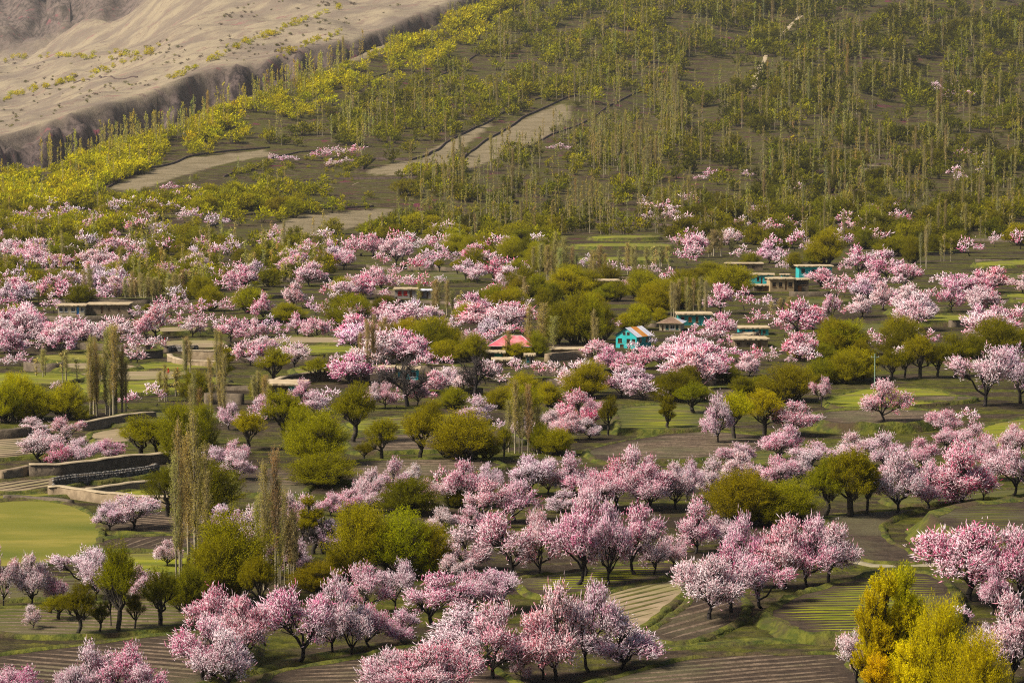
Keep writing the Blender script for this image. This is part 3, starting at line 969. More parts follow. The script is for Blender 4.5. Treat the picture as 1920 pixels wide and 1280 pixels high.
def flat_house(name, label, x0, x1, yt, yb, depth, wmat, wins=(), doors=(), yaw=0.0, rmat=M_ROOFMUD, over=0.5, rt=0.35, plinth=None, cat='house', group=None, sink=1.5, left=None):
    """low flat roofed house; wins / doors are (u0,u1,v0,v1,frame,pane) in fractions of the front"""
    p, w, h = dims(x0, x1, yt, yb)
    root = empty(name, (p[0], p[1], p[2]), yaw)
    mb = MB()
    ops = [(-w / 2 + q[0] * w, -w / 2 + q[1] * w, q[2] * h, q[3] * h) for q in list(wins) + list(doors)]
    wall_panel(mb, w, h, ops, 0.0, 0.3, -sink)
    mb.quad((w / 2, 0, -sink), (w / 2, depth, -sink), (w / 2, depth, h), (w / 2, 0, h))
    mb.quad((-w / 2, depth, -sink), (-w / 2, 0, -sink), (-w / 2, 0, h), (-w / 2, depth, h))
    mb.quad((w / 2, depth, -sink), (-w / 2, depth, -sink), (-w / 2, depth, h), (w / 2, depth, h))
    mb.build('wall', wmat, root)
    # roof slab with a slightly ragged earthen edge
    n = 14
    rv, rf = [], []
    ring = [(-1 + 2 * i / n, -1) for i in range(n)] + [(1, -1 + 2 * i / 6) for i in range(6)] + [(1 - 2 * i / n, 1) for i in range(n)] + [(-1, 1 - 2 * i / 6) for i in range(6)]
    mbr = MB()
    up, lo = [], []
    for a, b in ring:
        jx, jy, jz = rng.uniform(-.12, .12), rng.uniform(-.12, .12), rng.uniform(-.06, .06)
        X_, Y_ = a * (w / 2 + over) + jx, depth / 2 + b * (depth / 2 + over) + jy
        lo.append((X_, Y_, h + 0.004))
        up.append((X_ * 0.995, Y_, h + rt + jz))
    for i in range(len(ring)):
        j = (i + 1) % len(ring)
        mbr.quad(lo[i], lo[j], up[j], up[i])
    mbr.poly(up)
    mbr.poly(lo[::-1])
    roof = mbr.build('roof', rmat, root)
    bmv = MB()
    k = max(3, int(w / 1.4))
    for i in range(k):
        xx = -w / 2 + (i + 0.5) * w / k
        bmv.box(xx - 0.07, xx + 0.07, -over * 0.8, -0.003, h - 0.16, h - 0.02)
    bmv.build('beam_ends', M_WOOD, roof)
    for q in wins:
        add_window(root, -w / 2 + q[0] * w, -w / 2 + q[1] * w, q[2] * h, q[3] * h, 0.0, q[4], q[5])
    for q in doors:
        a, b, c, d = -w / 2 + q[0] * w, -w / 2 + q[1] * w, q[2] * h, q[3] * h
        mbd = MB()
        mbd.box(a, b, 0.15, 0.22, c, d)
        for kk in range(1, 3):
            xm = a + (b - a) * kk / 3
            mbd.box(xm - 0.025, xm + 0.025, 0.12, 0.149, c, d)
        mbd.build('door', q[4], root)
    tag(root, label, cat, group)
    return root


G, WD = M_GLASS, M_WOOD
flat_house('cream_house', 'cream flat roofed house with a blue door and dark windows', 109, 158, 574, 592, 7, M_CREAM,
           [(.05, .18, .42, .86, M_WHITE, G), (.26, .37, .42, .86, M_WHITE, G), (.50, .65, .42, .86, M_WHITE, G), (.86, .98, .45, .86, M_WHITE, G)], [(.70, .80, .1, .92, M_BLUE, G)])
flat_house('mud_house', 'long dull mud house with a flat roof next to the cream house', 163, 240, 572, 590, 8, M_MUD,
           [(.10, .14, .4, .75, WD, G), (.52, .56, .45, .75, WD, G), (.76, .80, .4, .7, WD, G)], [(.34, .40, .12, .86, WD, G)])
flat_house('grey_house', 'grey rendered house with red shutters and a flat roof', 740, 781, 543, 562, 7, M_GREYR,
           [(.14, .32, .45, .88, M_RED, M_RED), (.40, .58, .45, .88, M_RED, M_RED)], [(.68, .80, .2, .9, WD, G), (.03, .12, .0, .3, WD, G)])
flat_house('grey_annexe', 'grey annexe with a pale tin roof joined to the red shuttered house', 783, 810, 545, 560, 6, M_GREYR,
           [(.1, .4, .4, .85, M_ORANGEW, M_ORANGEW)], [(.62, .74, .05, .8, WD, G)], rmat=M_TIN, rt=0.2)
flat_house('turquoise_house', 'tall turquoise box house with one dark upper window', 1498, 1560, 500, 523, 8, M_TURQ,
           [(.07, .18, .52, .84, WD, G), (.40, .48, .5, .8, WD, G), (.70, .80, .5, .8, WD, G)], [(.55, .63, .1, .75, WD, G)], yaw=0.05, over=0.7)
flat_house('turquoise_house', 'low turquoise house behind the leafy willow and above the beige house', 1406, 1450, 516, 534, 8, M_TURQ,
           [(.62, .74, .42, .78, M_WHITE, G), (.82, .88, .6, .78, WD, G), (.30, .40, .4, .8, WD, G)], [(.46, .54, .05, .75, WD, G)], yaw=-0.08)
flat_house('turquoise_hut', 'tiny turquoise hut peeping over the beige house roof', 1466, 1480, 516, 524, 4, M_TURQ, [(.5, .85, .3, .7, WD, G)], [])
flat_house('beige_house', 'beige mud house with three square windows and a flat roof', 1444, 1489, 524, 547, 8, M_BEIGE,
           [(.09, .24, .40, .78, WD, G), (.36, .51, .40, .78, WD, G), (.76, .93, .40, .78, WD, G)], [(.62, .70, .15, .88, WD, G)], yaw=0.06)
flat_house('open_barn', 'dark open sided mud barn joined to the beige house', 1490, 1516, 525, 546, 7, M_MUDD,
           [(.1, .8, .55, .9, WD, G)], [(.25, .5, .0, .45, M_ORANGEW, G)], cat='barn')
flat_house('low_store', 'low dark storage shed below the low turquoise house', 1414, 1443, 536, 546, 5, M_MUDD, [(.2, .5, .2, .7, WD, G)], [(.6, .8, .0, .75, WD, G)], cat='shed')
flat_house('long_mud_house', 'long pale roofed mud house behind the bright willow', 1362, 1430, 495, 506, 7, M_MUD, [(.5, .58, .3, .7, WD, G), (.7, .78, .3, .7, WD, G)], [(.3, .36, 0, .7, WD, G)])
flat_house('teal_house', 'long teal house with orange wooden windows behind bare poplars', 1272, 1334, 590, 610, 8, M_TEAL,
           [(.30, .40, .35, .8, M_ORANGEW, M_ORANGEW), (.52, .60, .3, .85, M_ORANGEW, G), (.78, .86, .35, .8, M_ORANGEW, G), (.08, .18, .4, .8, M_RED, G)], [(.65, .71, .05, .8, M_TURQ, G)])
flat_house('turquoise_row', 'low turquoise and blue row house behind the white walled house', 1386, 1441, 616, 628, 7, M_TURQ,
           [(.10, .2, .3, .75, WD, G), (.45, .53, .3, .75, WD, G), (.80, .9, .3, .75, WD, G)], [(.30, .38, .0, .8, M_BLUE, G), (.66, .74, 0, .8, WD, G)])
flat_house('white_house', 'white and turquoise low house with slit windows', 1376, 1421, 629, 641, 7, M_WHITE,
           [(.08, .2, .3, .75, M_TURQ, G), (.42, .52, .4, .75, M_TURQ, G), (.64, .74, .4, .75, M_TURQ, G)], [(.86, .93, .0, .8, M_TURQ, G)])
flat_house('mud_house', 'low mud house with a wide tan roof in front of the white walled house', 1378, 1440, 637, 651, 8, M_MUD,
           [(.06, .16, .3, .7, WD, G), (.36, .48, .3, .7, WD, G)], [(.7, .8, 0, .75, WD, G)], yaw=0.06)
flat_house('flat_shed', 'shed with a long pale flat roof and a turquoise end behind a green willow', 476, 566, 722, 742, 9, M_MUDD,
           [(.45, .52, .2, .8, M_WHITE, G), (.2, .28, .2, .7, WD, G)], [(.34, .42, 0, .8, WD, G), (.72, .98, .1, .95, M_TURQ, G)], cat='shed', yaw=-0.05, over=0.8)
flat_house('turquoise_hut', 'small turquoise wooden hut behind the leaning bare tree', 746, 784, 693, 712, 6, M_TURQ,
           [(.55, .9, .3, .8, M_WHITE, G)], [(.1, .3, 0, .8, M_TEAL, G)])
flat_house('shop_hut', 'narrow hut with a pale blue front post', 709, 736, 691, 714, 5, M_MUDD, [(.4, .8, .4, .8, M_BLUE, G)], [(.02, .14, 0, .98, M_WHITE, G)])
flat_house('green_shed', 'small shed with a green front below the red roofed house', 910, 944, 662, 676, 5, M_MUDD, [(.5, .95, .2, .95, M_GREENP, M_GREENP)], [(.1, .3, 0, .8, WD, G)], cat='shed')
flat_house('stone_hut', 'tiny stone hut with a pale slab roof beside the poplar trunk', 986, 1001, 667, 682, 4, M_GREYR, [(.1, .4, .3, .75, M_TURQ, G)], [(.6, .85, 0, .8, WD, G)])
flat_house('lean_to', 'open lean-to with a thin pole roof on a mud platform', 1034, 1094, 655, 670, 6, M_MUDD, [(.08, .42, .1, .85, WD, G), (.62, .7, .4, .8, WD, G)], [], cat='shed', rt=0.2)
flat_house('mud_roof_store', 'low store with a bare tan roof below the green fronted shed', 925, 960, 676, 688, 6, M_MUD, [(.2, .3, .3, .7, WD, G)], [(.6, .7, 0, .8, WD, G)], cat='shed')
flat_house('mud_house', 'pale roofed mud house hidden behind willows above the turquoise gabled house', 1100, 1160, 527, 541, 7, M_MUD, [(.0, .06, .2, .9, M_TURQ, M_TURQ), (.4, .5, .3, .7, WD, G)], [(.7, .78, 0, .8, WD, G)])
flat_house('mud_house', 'mud house with a low pale roof among the willows above the tin roofed house', 1208, 1262, 545, 557, 7, M_MUDD, [(.3, .4, .3, .7, WD, G)], [(.6, .68, 0, .8, WD, G)])

# gabled turquoise house with tin sheets
p, w, h = dims(1152, 1196, 629, 653)
w = w * 1.06
gh = 2.0
dp = 7.0
root = empty('gabled_house', tuple(p), math.radians(-36))
ops = [(-w * .40, -w * .20, h * .42, h * .76), (w * .02, w * .20, h * .42, h * .76), (w * .26, w * .44, h * .42, h * .76), (-w * .30, -w * .12, h * .05, h * .30), (w * .05, w * .2, 0.0, h * .30)]
mb = MB()
wall_panel(mb, w, h, ops, 0.0, 0.3, -2.0)
mb.poly([(-w / 2, 0, h), (w / 2, 0, h), (0, 0, h + gh)])
mb.poly([(w / 2, dp, h), (-w / 2, dp, h), (0, dp, h + gh)])
mb.quad((-w / 2, dp, -2), (-w / 2, 0, -2), (-w / 2, 0, h), (-w / 2, dp, h))
mb.quad((w / 2, 0, -2), (w / 2, dp, -2), (w / 2, dp, h), (w / 2, 0, h))
mb.quad((w / 2, dp, -2), (-w / 2, dp, -2), (-w / 2, dp, h), (w / 2, dp, h))
mb.build('wall', M_TURQ, root)
for o_ in ops[:4]:
    add_window(root, *o_, 0.0, M_WOOD, M_GLASS, 2)
mbd = MB()
mbd.box(ops[4][0], ops[4][1], 0.16, 0.22, ops[4][2], ops[4][3])
mbd.build('door', M_WOOD, root)
for xx in (-w * .10, w * .10):
    f = MB()
    f.box(xx - .42, xx + .42, -0.05, 0.012, h + .15, h + .95)
    wo_ = f.build('window', M_WOOD, root)
    f = MB()
    f.box(xx - .33, xx + .33, -0.07, -0.052, h + .23, h + .87)
    f.build('pane', M_GLASS, wo_)
for (ya, yb_) in ((1.2, 2.3), (4.4, 5.5)):
    f = MB()
    f.box(w / 2 - 0.01, w / 2 + 0.06, ya, yb_, h * .45, h * .85)
    wo_ = f.build('window', M_ORANGEW, root)
    f = MB()
    f.box(w / 2 + 0.062, w / 2 + 0.08, ya + .12, yb_ - .12, h * .49, h * .81)
    f.build('pane', M_GLASS, wo_)
for side in (-1, 1):
    for k in range(6):
        ya, yb_ = -0.5 + k * (dp + 1) / 6, -0.5 + (k + 1) * (dp + 1) / 6 - 0.02
        vv, ff = [], []
        m_ = 10
        for i in range(m_ + 1):
            yy = ya + (yb_ - ya) * i / m_
            rz = 0.035 * (i % 2) + 0.012 * (k % 2)
            vv += [(0.02 * side, yy, h + gh + 0.10 + rz), (side * (w / 2 + 0.55), yy, h + 0.10 - gh * 0.55 / (w / 2) + rz)]
        for i in range(m_):
            q_ = (2 * i, 2 * i + 1, 2 * i + 3, 2 * i + 2)
            ff.append(q_)
        me = bpy.data.meshes.new('roof_sheet')
        me.from_pydata(vv, [], ff)
        me.materials.append(M_RUST if (side == 1 and k in (2, 3)) else M_TIN)
        obj('roof_sheet', me, root)
tag(root, 'turquoise gabled house with white and orange corrugated roof', 'house')

# hip roofed houses


def hip_house(name, label, x0, x1, yt, ye, yb, depth, wmat, rmat, wins, doors, yaw, over=0.7, ridge=0.35, tin=None, rim=M_WHITE):
    p, w, h = dims(x0, x1, ye, yb)
    _, _, rhh = dims(x0, x1, yt, ye)
    root = empty(name, tuple(p), yaw)
    mb = MB()
    ops = [(-w / 2 + q[0] * w, -w / 2 + q[1] * w, q[2] * h, q[3] * h) for q in list(wins) + list(doors)]
    wall_panel(mb, w, h, ops, 0.0, 0.3, -1.5)
    mb.quad((w / 2, 0, -1.5), (w / 2, depth, -1.5), (w / 2, depth, h), (w / 2, 0, h))
    mb.quad((-w / 2, depth, -1.5), (-w / 2, 0, -1.5), (-w / 2, 0, h), (-w / 2, depth, h))
    mb.quad((w / 2, depth, -1.5), (-w / 2, depth, -1.5), (-w / 2, depth, h), (w / 2, depth, h))
    mb.build('wall', wmat, root)
    W2, D0, D1, zc = w / 2 + over, -over, depth + over, h + 0.05
    a, b, c, d = (-W2, D0, zc), (W2, D0, zc), (W2, D1, zc), (-W2, D1, zc)
    r = W2 * ridge
    e, f_ = (-r, depth / 2, zc + rhh), (r, depth / 2, zc + rhh)
    mb = MB()
    mb.quad(a, b, f_, e)
    mb.poly([d, a, e])
    mb.quad(c, d, e, f_)
    if tin is None:
        mb.poly([b, c, f_])
    mb.quad(a, d, c, b)
    ro = mb.build('roof', rmat, root)
    if tin is not None:
        mb = MB()
        mb.poly([b, c, f_])
        mb.build('tin_slope', tin, ro)
    mb = MB()

    def bar(p_, q_, t_=0.09):
        p_, q_ = Vector(p_) + Vector((0, 0, 0.04)), Vector(q_) + Vector((0, 0, 0.04))
        dv = (q_ - p_).normalized()
        sd = dv.cross(Vector((0, 0, 1))).normalized() * t_
        mb.quad(p_ - sd, p_ + sd, q_ + sd, q_ - sd)
        u_ = Vector((0, 0, t_))
        mb.quad(p_ - sd, q_ - sd, q_ - sd - u_, p_ - sd - u_)
        mb.quad(p_ + sd, q_ + sd, q_ + sd - u_, p_ + sd - u_)
    for s_, t_ in ((a, e), (b, f_), (e, f_), (a, b)):
        bar(s_, t_)
    mb.build('ridge_cap', rim, ro)
    for q in wins:
        add_window(root, -w / 2 + q[0] * w, -w / 2 + q[1] * w, q[2] * h, q[3] * h, 0.0, q[4], q[5])
    for q in doors:
        mbd = MB()
        mbd.box(-w / 2 + q[0] * w, -w / 2 + q[1] * w, 0.16, 0.22, q[2] * h, q[3] * h)
        mbd.build('door', q[4], root)
    tag(root, label, 'house')


hip_house('red_roofed_house', 'house with a faded red hipped roof between willows', 918, 998, 632, 649, 668, 9, M_MUDD, M_PINKROOF,
          [(.2, .28, .3, .75, WD, G), (.45, .53, .3, .75, WD, G), (.72, .8, .3, .75, WD, G)], [(.32, .38, 0, .75, WD, G)], -0.12)
hip_house('tin_roofed_house', 'cream house with a brown gable and a white tin roof slope', 1236, 1276, 597, 606, 620, 8, M_CREAM, M_ROOFBROWN,
          [(.30, .44, .2, .78, M_TEAL, G), (.52, .72, .2, .78, M_WHITE, G), (.78, .9, .2, .78, M_TEAL, G)], [(.12, .2, 0, .75, WD, G)], -0.2, ridge=0.12, tin=M_TIN, rim=M_ROOFMUD)

# ------------------------------------------------------------------ plant builders


def tubes(segs, sides=5):
    """segs: (p0,p1,r0,r1) rows -> open tubes"""
    A_ = np.array([s[0] for s in segs], float)
    B_ = np.array([s[1] for s in segs], float)
    r0 = np.array([s[2] for s in segs], float)
    r1 = np.array([s[3] for s in segs], float)
    d = B_ - A_
    d /= np.linalg.norm(d, axis=1)[:, None] + 1e-9
    ref = np.where(np.abs(d[:, 2:3]) > 0.9, np.array([[1.0, 0, 0]]), np.array([[0, 0, 1.0]]))
    u = np.cross(d, ref)
    u /= np.linalg.norm(u, axis=1)[:, None] + 1e-9
    w = np.cross(d, u)
    n = len(segs)
    V = np.zeros((n, 2, sides, 3))
    for k in range(sides):
        a = 2 * PI * k / sides
        off = u * math.cos(a) + w * math.sin(a)
        V[:, 0, k] = A_ + off * r0[:, None]
        V[:, 1, k] = B_ + off * r1[:, None]
    base = (np.arange(n) * 2 * sides)[:, None]
    k = np.arange(sides)
    k2 = (k + 1) % sides
    Q = np.stack([base + k, base + k2, base + sides + k2, base + sides + k], -1).reshape(-1, 4)
    return V.reshape(-1, 3), Q


def rods(P, D, L, r, R):
    """slender three sided spindles: thick at 40 % of the length, pointed ends -> triangles"""
    n = len(P)
    D = D / (np.linalg.norm(D, axis=1)[:, None] + 1e-9)
    ref = R.normal(size=(n, 3))
    u = np.cross(D, ref)
    u /= np.linalg.norm(u, axis=1)[:, None] + 1e-9
    w = np.cross(D, u)
    V = np.zeros((n, 5, 3))
    V[:, 0] = P
    V[:, 4] = P + D * L[:, None]
    mid = P + D * (L * R.uniform(.35, .6, n))[:, None] + R.normal(size=(n, 3)) * (L * .06)[:, None]
    for k in range(3):
        a = 2 * PI * k / 3
        V[:, 1 + k] = mid + (u * math.cos(a) + w * math.sin(a)) * (r * R.uniform(.7, 1.3, n))[:, None]
    b = (np.arange(n) * 5)[:, None]
    T = np.concatenate([np.stack([b[:, 0], b[:, 0] + 1 + (k + 1) % 3, b[:, 0] + 1 + k], 1) for k in range(3)] +
                       [np.stack([b[:, 0] + 4, b[:, 0] + 1 + k, b[:, 0] + 1 + (k + 1) % 3], 1) for k in range(3)])
    return V.reshape(-1, 3), T


def leaves(P, D, L, W, R):
    """single pointed leaf triangles"""
    n = len(P)
    D = D / (np.linalg.norm(D, axis=1)[:, None] + 1e-9)
    s = np.cross(D, R.normal(size=(n, 3)))
    s /= np.linalg.norm(s, axis=1)[:, None] + 1e-9
    V = np.stack([P - s * (W / 2)[:, None], P + s * (W / 2)[:, None], P + D * L[:, None]], 1)
    return V.reshape(-1, 3), np.arange(3 * n).reshape(-1, 3)


def curve_segs(a, b, r0, r1, n, R, sag=0.0, jit=0.06):
    a, b = np.array(a, float), np.array(b, float)
    L = np.linalg.norm(b - a)
    pts = []
    for i in range(n + 1):
        t = i / n
        p_ = a * (1 - t) + b * t
        p_ = p_ + np.array([0, 0, 1.0]) * sag * L * math.sin(PI * t)
        if 0 < i < n:
            p_ = p_ + R.normal(size=3) * jit * L
        pts.append(p_)
    return [(pts[i], pts[i + 1], r0 + (r1 - r0) * i / n, r0 + (r1 - r0) * (i + 1) / n) for i in range(n)], pts


def blossom_tree(seed, nl=6, ncl=15, ntw=50, rod=0.062, far=False, lmul=1.0):
    """spreading old fruit tree, unit height 1, crown width about 1: (trunk mesh, crown mesh)"""
    R = np.random.default_rng(seed)
    H, Wd = 11.0, 11.0
    lean = R.normal(size=2) * 0.5
    fork = np.array([lean[0], lean[1], H * R.uniform(.12, .18)])
    segs, _ = curve_segs((0, 0, -0.9), fork, .36, .28, 3, R, 0, .05)
    lobes = []
    a0 = R.uniform(0, 6.28)
    for i in range(nl):
        if i == 0:
            c = np.array([R.normal() * .5, R.normal() * .5, H * R.uniform(.70, .76)])
            rad = Wd * R.uniform(.22, .27)
        else:
            a = a0 + 6.283 * i / (nl - 1) + R.normal() * .25
            rr_ = Wd * R.uniform(.20, .34)
            c = np.array([math.cos(a) * rr_, math.sin(a) * rr_, H * R.uniform(.34, .62)])
            rad = Wd * R.uniform(.19, .27)
        lobes.append((c, rad))
    P_, D_, L_, T_, Q_ = [], [], [], [], []
    centre = np.array([0, 0, H * .45])
    for c, rad in lobes:
        low = c - np.array([0, 0, rad * .35])
        sg, pts = curve_segs(fork, low, .20, .08, 4, R, .08, .06)
        segs += sg
        tone = R.uniform(0.15, .75)
        for k in range(ncl):
            v = R.normal(size=3)
            v[2] = v[2] * .8 + .25
            v += (c - centre) / (np.linalg.norm(c - centre) + .1) * .7
            v /= np.linalg.norm(v)
            q = c + v * rad * R.uniform(.60, 1.0)
            q[2] = max(q[2], H * .15)
            st = pts[R.integers(2, 5)]
            sg, bp = curve_segs(st, q, .07, .03, 3, R, .06, .07)
            segs += sg
            n = int(ntw * R.uniform(.6, 1.4))
            # twigs seated along the branch and around its end
            tpar = R.uniform(.35, 1.0, n) ** .6
            seat = np.array(bp[0]) * (1 - tpar[:, None]) + q * tpar[:, None]
            Q_.append(np.stack([np.interp(tpar * 3, range(4), [b_[e] for b_ in bp]) for e in range(3)], 1))
            seat = Q_[-1] + R.normal(size=(n, 3)) * np.array([.42, .42, .34]) * (.5 + tpar[:, None] * .7)
            out_ = (q - centre) / np.linalg.norm(q - centre)
            dr = out_ * .55 + np.array([0, 0, .6]) + R.normal(size=(n, 3)) * .55
            P_.append(seat)
            D_.append(dr)
            ln = lmul * R.uniform(.35, .85, n) * np.where(R.random(n) < .16, 1.9, 1.0)
            L_.append(ln)
            ctone = tone + R.normal() * .22
            T_.append(np.clip(np.where(R.random(n) < .42, .05 + R.random(n) * .2, ctone + .25 + R.normal(size=n) * .3), 0, 1))
    P_, D_, L_, T_ = np.concatenate(P_), np.concatenate(D_), np.concatenate(L_), np.concatenate(T_)
    V, T = rods(P_, D_, L_, np.full(len(P_), rod) * (2.0 if far else 1.0), R)
    tint = np.repeat(T_, 5)
    tint = np.clip(tint + R.normal(size=len(tint)) * .10, 0, 1)
    if not far:
        # loose single blossoms around the twigs
        n = int(len(P_) * .5)
        j = R.integers(0, len(P_), n)
        Dn = D_[j] / np.linalg.norm(D_[j], axis=1)[:, None]
        Pc = P_[j] + Dn * (L_[j] * R.uniform(0, 1.05, n))[:, None] + R.normal(size=(n, 3)) * .09
        V2, T2 = leaves(Pc, R.normal(size=(n, 3)), R.uniform(.10, .19, n), R.uniform(.10, .16, n), R)
        T = np.concatenate([T, T2 + len(V)])
        V = np.concatenate([V, V2])
        tint = np.concatenate([tint, np.clip(np.repeat(T_[j], 3) + R.normal(size=3 * n) * .12 - .1, 0, 1)])
    # bare dark twig stems seen through the flowers
    if not far:
        Q_ = np.concatenate(Q_)
        j = R.integers(0, len(P_), len(P_) // 7)
        for i in j:
            d_ = D_[i] / np.linalg.norm(D_[i])
            segs.append((Q_[i], P_[i], .028, .020))
            segs.append((P_[i] - d_ * .02, P_[i] + d_ * L_[i] * .5, .022, .010))
    TV, TQ = tubes(segs, 4) if not far else tubes(segs[:3], 3)
    sc_ = np.array([1 / Wd, 1 / Wd, 1 / H])
    # normalise to the crown's true extent
    ext = np.percentile(V[:, 0], 99.3) - np.percentile(V[:, 0], .7)
    top = np.percentile(V[:, 2], 99.7)
    sc_ = np.array([1 / ext, 1 / ext, 1 / top])
    return V * sc_, T, tint, TV * sc_, TQ


def willow_tree(seed, form='pollard', nl=9, nsh=44, nlf=46, lsize=.22, lite=False):
    """willow: knobbly trunk, fan of limbs, puffs of fine shoots set with small leaves; unit height and width"""
    R = np.random.default_rng(seed)
    H = 12.0
    segs = []
    lobes = []
    if form == 'pollard':
        Wd, th = 8.5, H * R.uniform(.18, .26)
    elif form == 'bush':
        Wd, th = 11.0, H * .04
    else:
        Wd, th = 6.0, H * .16
    fork = np.array([R.normal() * .35, R.normal() * .35, th])
    if form != 'bush':
        sg, _ = curve_segs((0, 0, -0.9), fork, .42, .40, 3, R, 0, .04)
        segs += sg
    a0 = R.uniform(0, 6.28)
    for i in range(nl):
        a = a0 + 2.4 * i
        f = math.sqrt((i + .5) / nl)
        rr_ = f * Wd * .34
        z = H * (.74 - .26 * f * f + R.normal() * .035)
        if form == 'bush':
            z = H * (.72 - .44 * f * f + R.normal() * .05)
        if form == 'column':
            z = H * R.uniform(.34, .80)
            rr_ *= .75
        lobes.append((np.array([math.cos(a) * rr_, math.sin(a) * rr_, z]), Wd * R.uniform(.17, .24)))
        if form == 'bush' and i % 2:
            lobes.append((np.array([math.cos(a) * rr_ * 1.02, math.sin(a) * rr_ * 1.02, z * .52]), Wd * R.uniform(.15, .2)))
    VV, TT, tn = [], [], []
    nv = 0
    for c, rad in lobes:
        base = c * np.array([.62, .62, 1]) - np.array([0, 0, rad * 1.0])
        base[2] = max(base[2], th + .3)
        st = fork if form != 'bush' else np.array([0, 0, -.6])
        sg, _ = curve_segs(st, base, .21, .11, 1 if lite else 3, R, .0, .07)
        segs += sg
        tone = R.uniform(.35, .8)
        n = nsh
        v = R.normal(size=(n, 3))
        v[:, 2] = np.abs(v[:, 2]) * 1.0 - .3
        v /= np.linalg.norm(v, axis=1)[:, None]
        tip = c + v * rad * R.uniform(.75, 1.12, n)[:, None]
        tip[:, 2] += rad * .15
        st2 = base + R.normal(size=(n, 3)) * .15
        for i in range(0, 0 if lite else n, 3):
            segs.append((st2[i], st2[i] * .45 + tip[i] * .55, .06, .03))
            segs.append((st2[i] * .45 + tip[i] * .55, tip[i], .03, .012))
        m_ = nlf
        t = R.uniform(.38, 1.04, (n, m_)) ** .75
        p_ = st2[:, None, :] * (1 - t[..., None]) + tip[:, None, :] * t[..., None]
        p_ = p_ + R.normal(size=(n, m_, 3)) * rad * .085
        dr = (tip - st2)
        dr /= np.linalg.norm(dr, axis=1)[:, None]
        dl = dr[:, None, :] * .8 + R.normal(size=(n, m_, 3)) * .6 + np.array([0, 0, .25])
        k = n * m_
        V, T = leaves(p_.reshape(-1, 3), dl.reshape(-1, 3), R.uniform(.7, 1.35, k) * lsize, R.uniform(.28, .5, k) * lsize, R)
        VV.append(V)
        TT.append(T + nv)
        nv += len(V)
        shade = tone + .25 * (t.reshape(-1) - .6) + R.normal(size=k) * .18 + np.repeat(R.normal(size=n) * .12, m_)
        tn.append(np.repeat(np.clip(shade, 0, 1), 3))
    V, T, tint = np.concatenate(VV), np.concatenate(TT), np.concatenate(tn)
    TV, TQ = tubes(segs, 3 if lite else 5)
    ext = np.percentile(V[:, 0], 99.3) - np.percentile(V[:, 0], .7)
    s = np.array([1 / ext, 1 / ext, 1 / np.percentile(V[:, 2], 99.7)])
    return V * s, T, tint, TV * s, TQ


def poplar_tree(seed, nb=140, nlf=32, leafy=.5, far=False):
    """columnar poplar: straight pale stem, steep close branches, sparse new leaves; unit height, width 1"""
    R = np.random.default_rng(seed)
    H, Wd = 28.0, 3.0
    lean = R.normal(size=2) * .25
    segs = []
    ns = 6 if not far else 2
    pts = [np.array([lean[0] * t ** 2, lean[1] * t ** 2, -0.9 + (H + .5) * t]) for t in np.linspace(0, 1, ns + 1)]
    for i in range(ns):
        segs.append((pts[i], pts[i + 1], .26 * (1 - i / ns) + .03, .26 * (1 - (i + 1) / ns) + .03))
    z0 = H * R.uniform(.10, .30)
    tt = R.uniform(0, 1, nb)
    zb = z0 + (H * .93 - z0) * tt
    az_ = R.uniform(0, 6.283, nb)
    env = np.sin(np.clip((zb - z0) / (H - z0) * .9 + .14, 0, 1) * PI) ** .6
    ln = (1.6 + 3.2 * env) * R.uniform(.6, 1.2, nb)
    spread = R.uniform(.16, .40, nb)
    D = np.stack([np.cos(az_) * spread, np.sin(az_) * spread, np.ones(nb)], 1)
    B = np.stack([lean[0] * (zb / H) ** 2, lean[1] * (zb / H) ** 2, zb], 1)
    E = B + D * ln[:, None]
    if not far:
        for i in range(nb):
            segs.append((B[i], E[i], .045, .012))
    else:
        for i in range(0, nb, 4):
            segs.append((B[i], E[i], .07, .03))
    t = R.uniform(.15, 1.02, (nb, nlf))
    p_ = B[:, None] * (1 - t[..., None]) + E[:, None] * t[..., None] + R.normal(size=(nb, nlf, 3)) * np.array([.2, .2, .24])
    k = nb * nlf
    sz = (.25 if not far else .8)
    V, T = leaves(p_.reshape(-1, 3), R.normal(size=(k, 3)) * .6 + np.array([0, 0, .8]), R.uniform(.7, 1.3, k) * sz * (1.0 if not far else 1.7), R.uniform(.35, .6, k) * sz, R)
    tint = np.repeat(np.clip(.5 + R.normal(size=k) * .3, 0, 1), 3)
    TV, TQ = tubes(segs, 4 if not far else 3)
    s = np.array([1 / Wd, 1 / Wd, 1 / H])
    return V * s, T, tint, TV * s, TQ


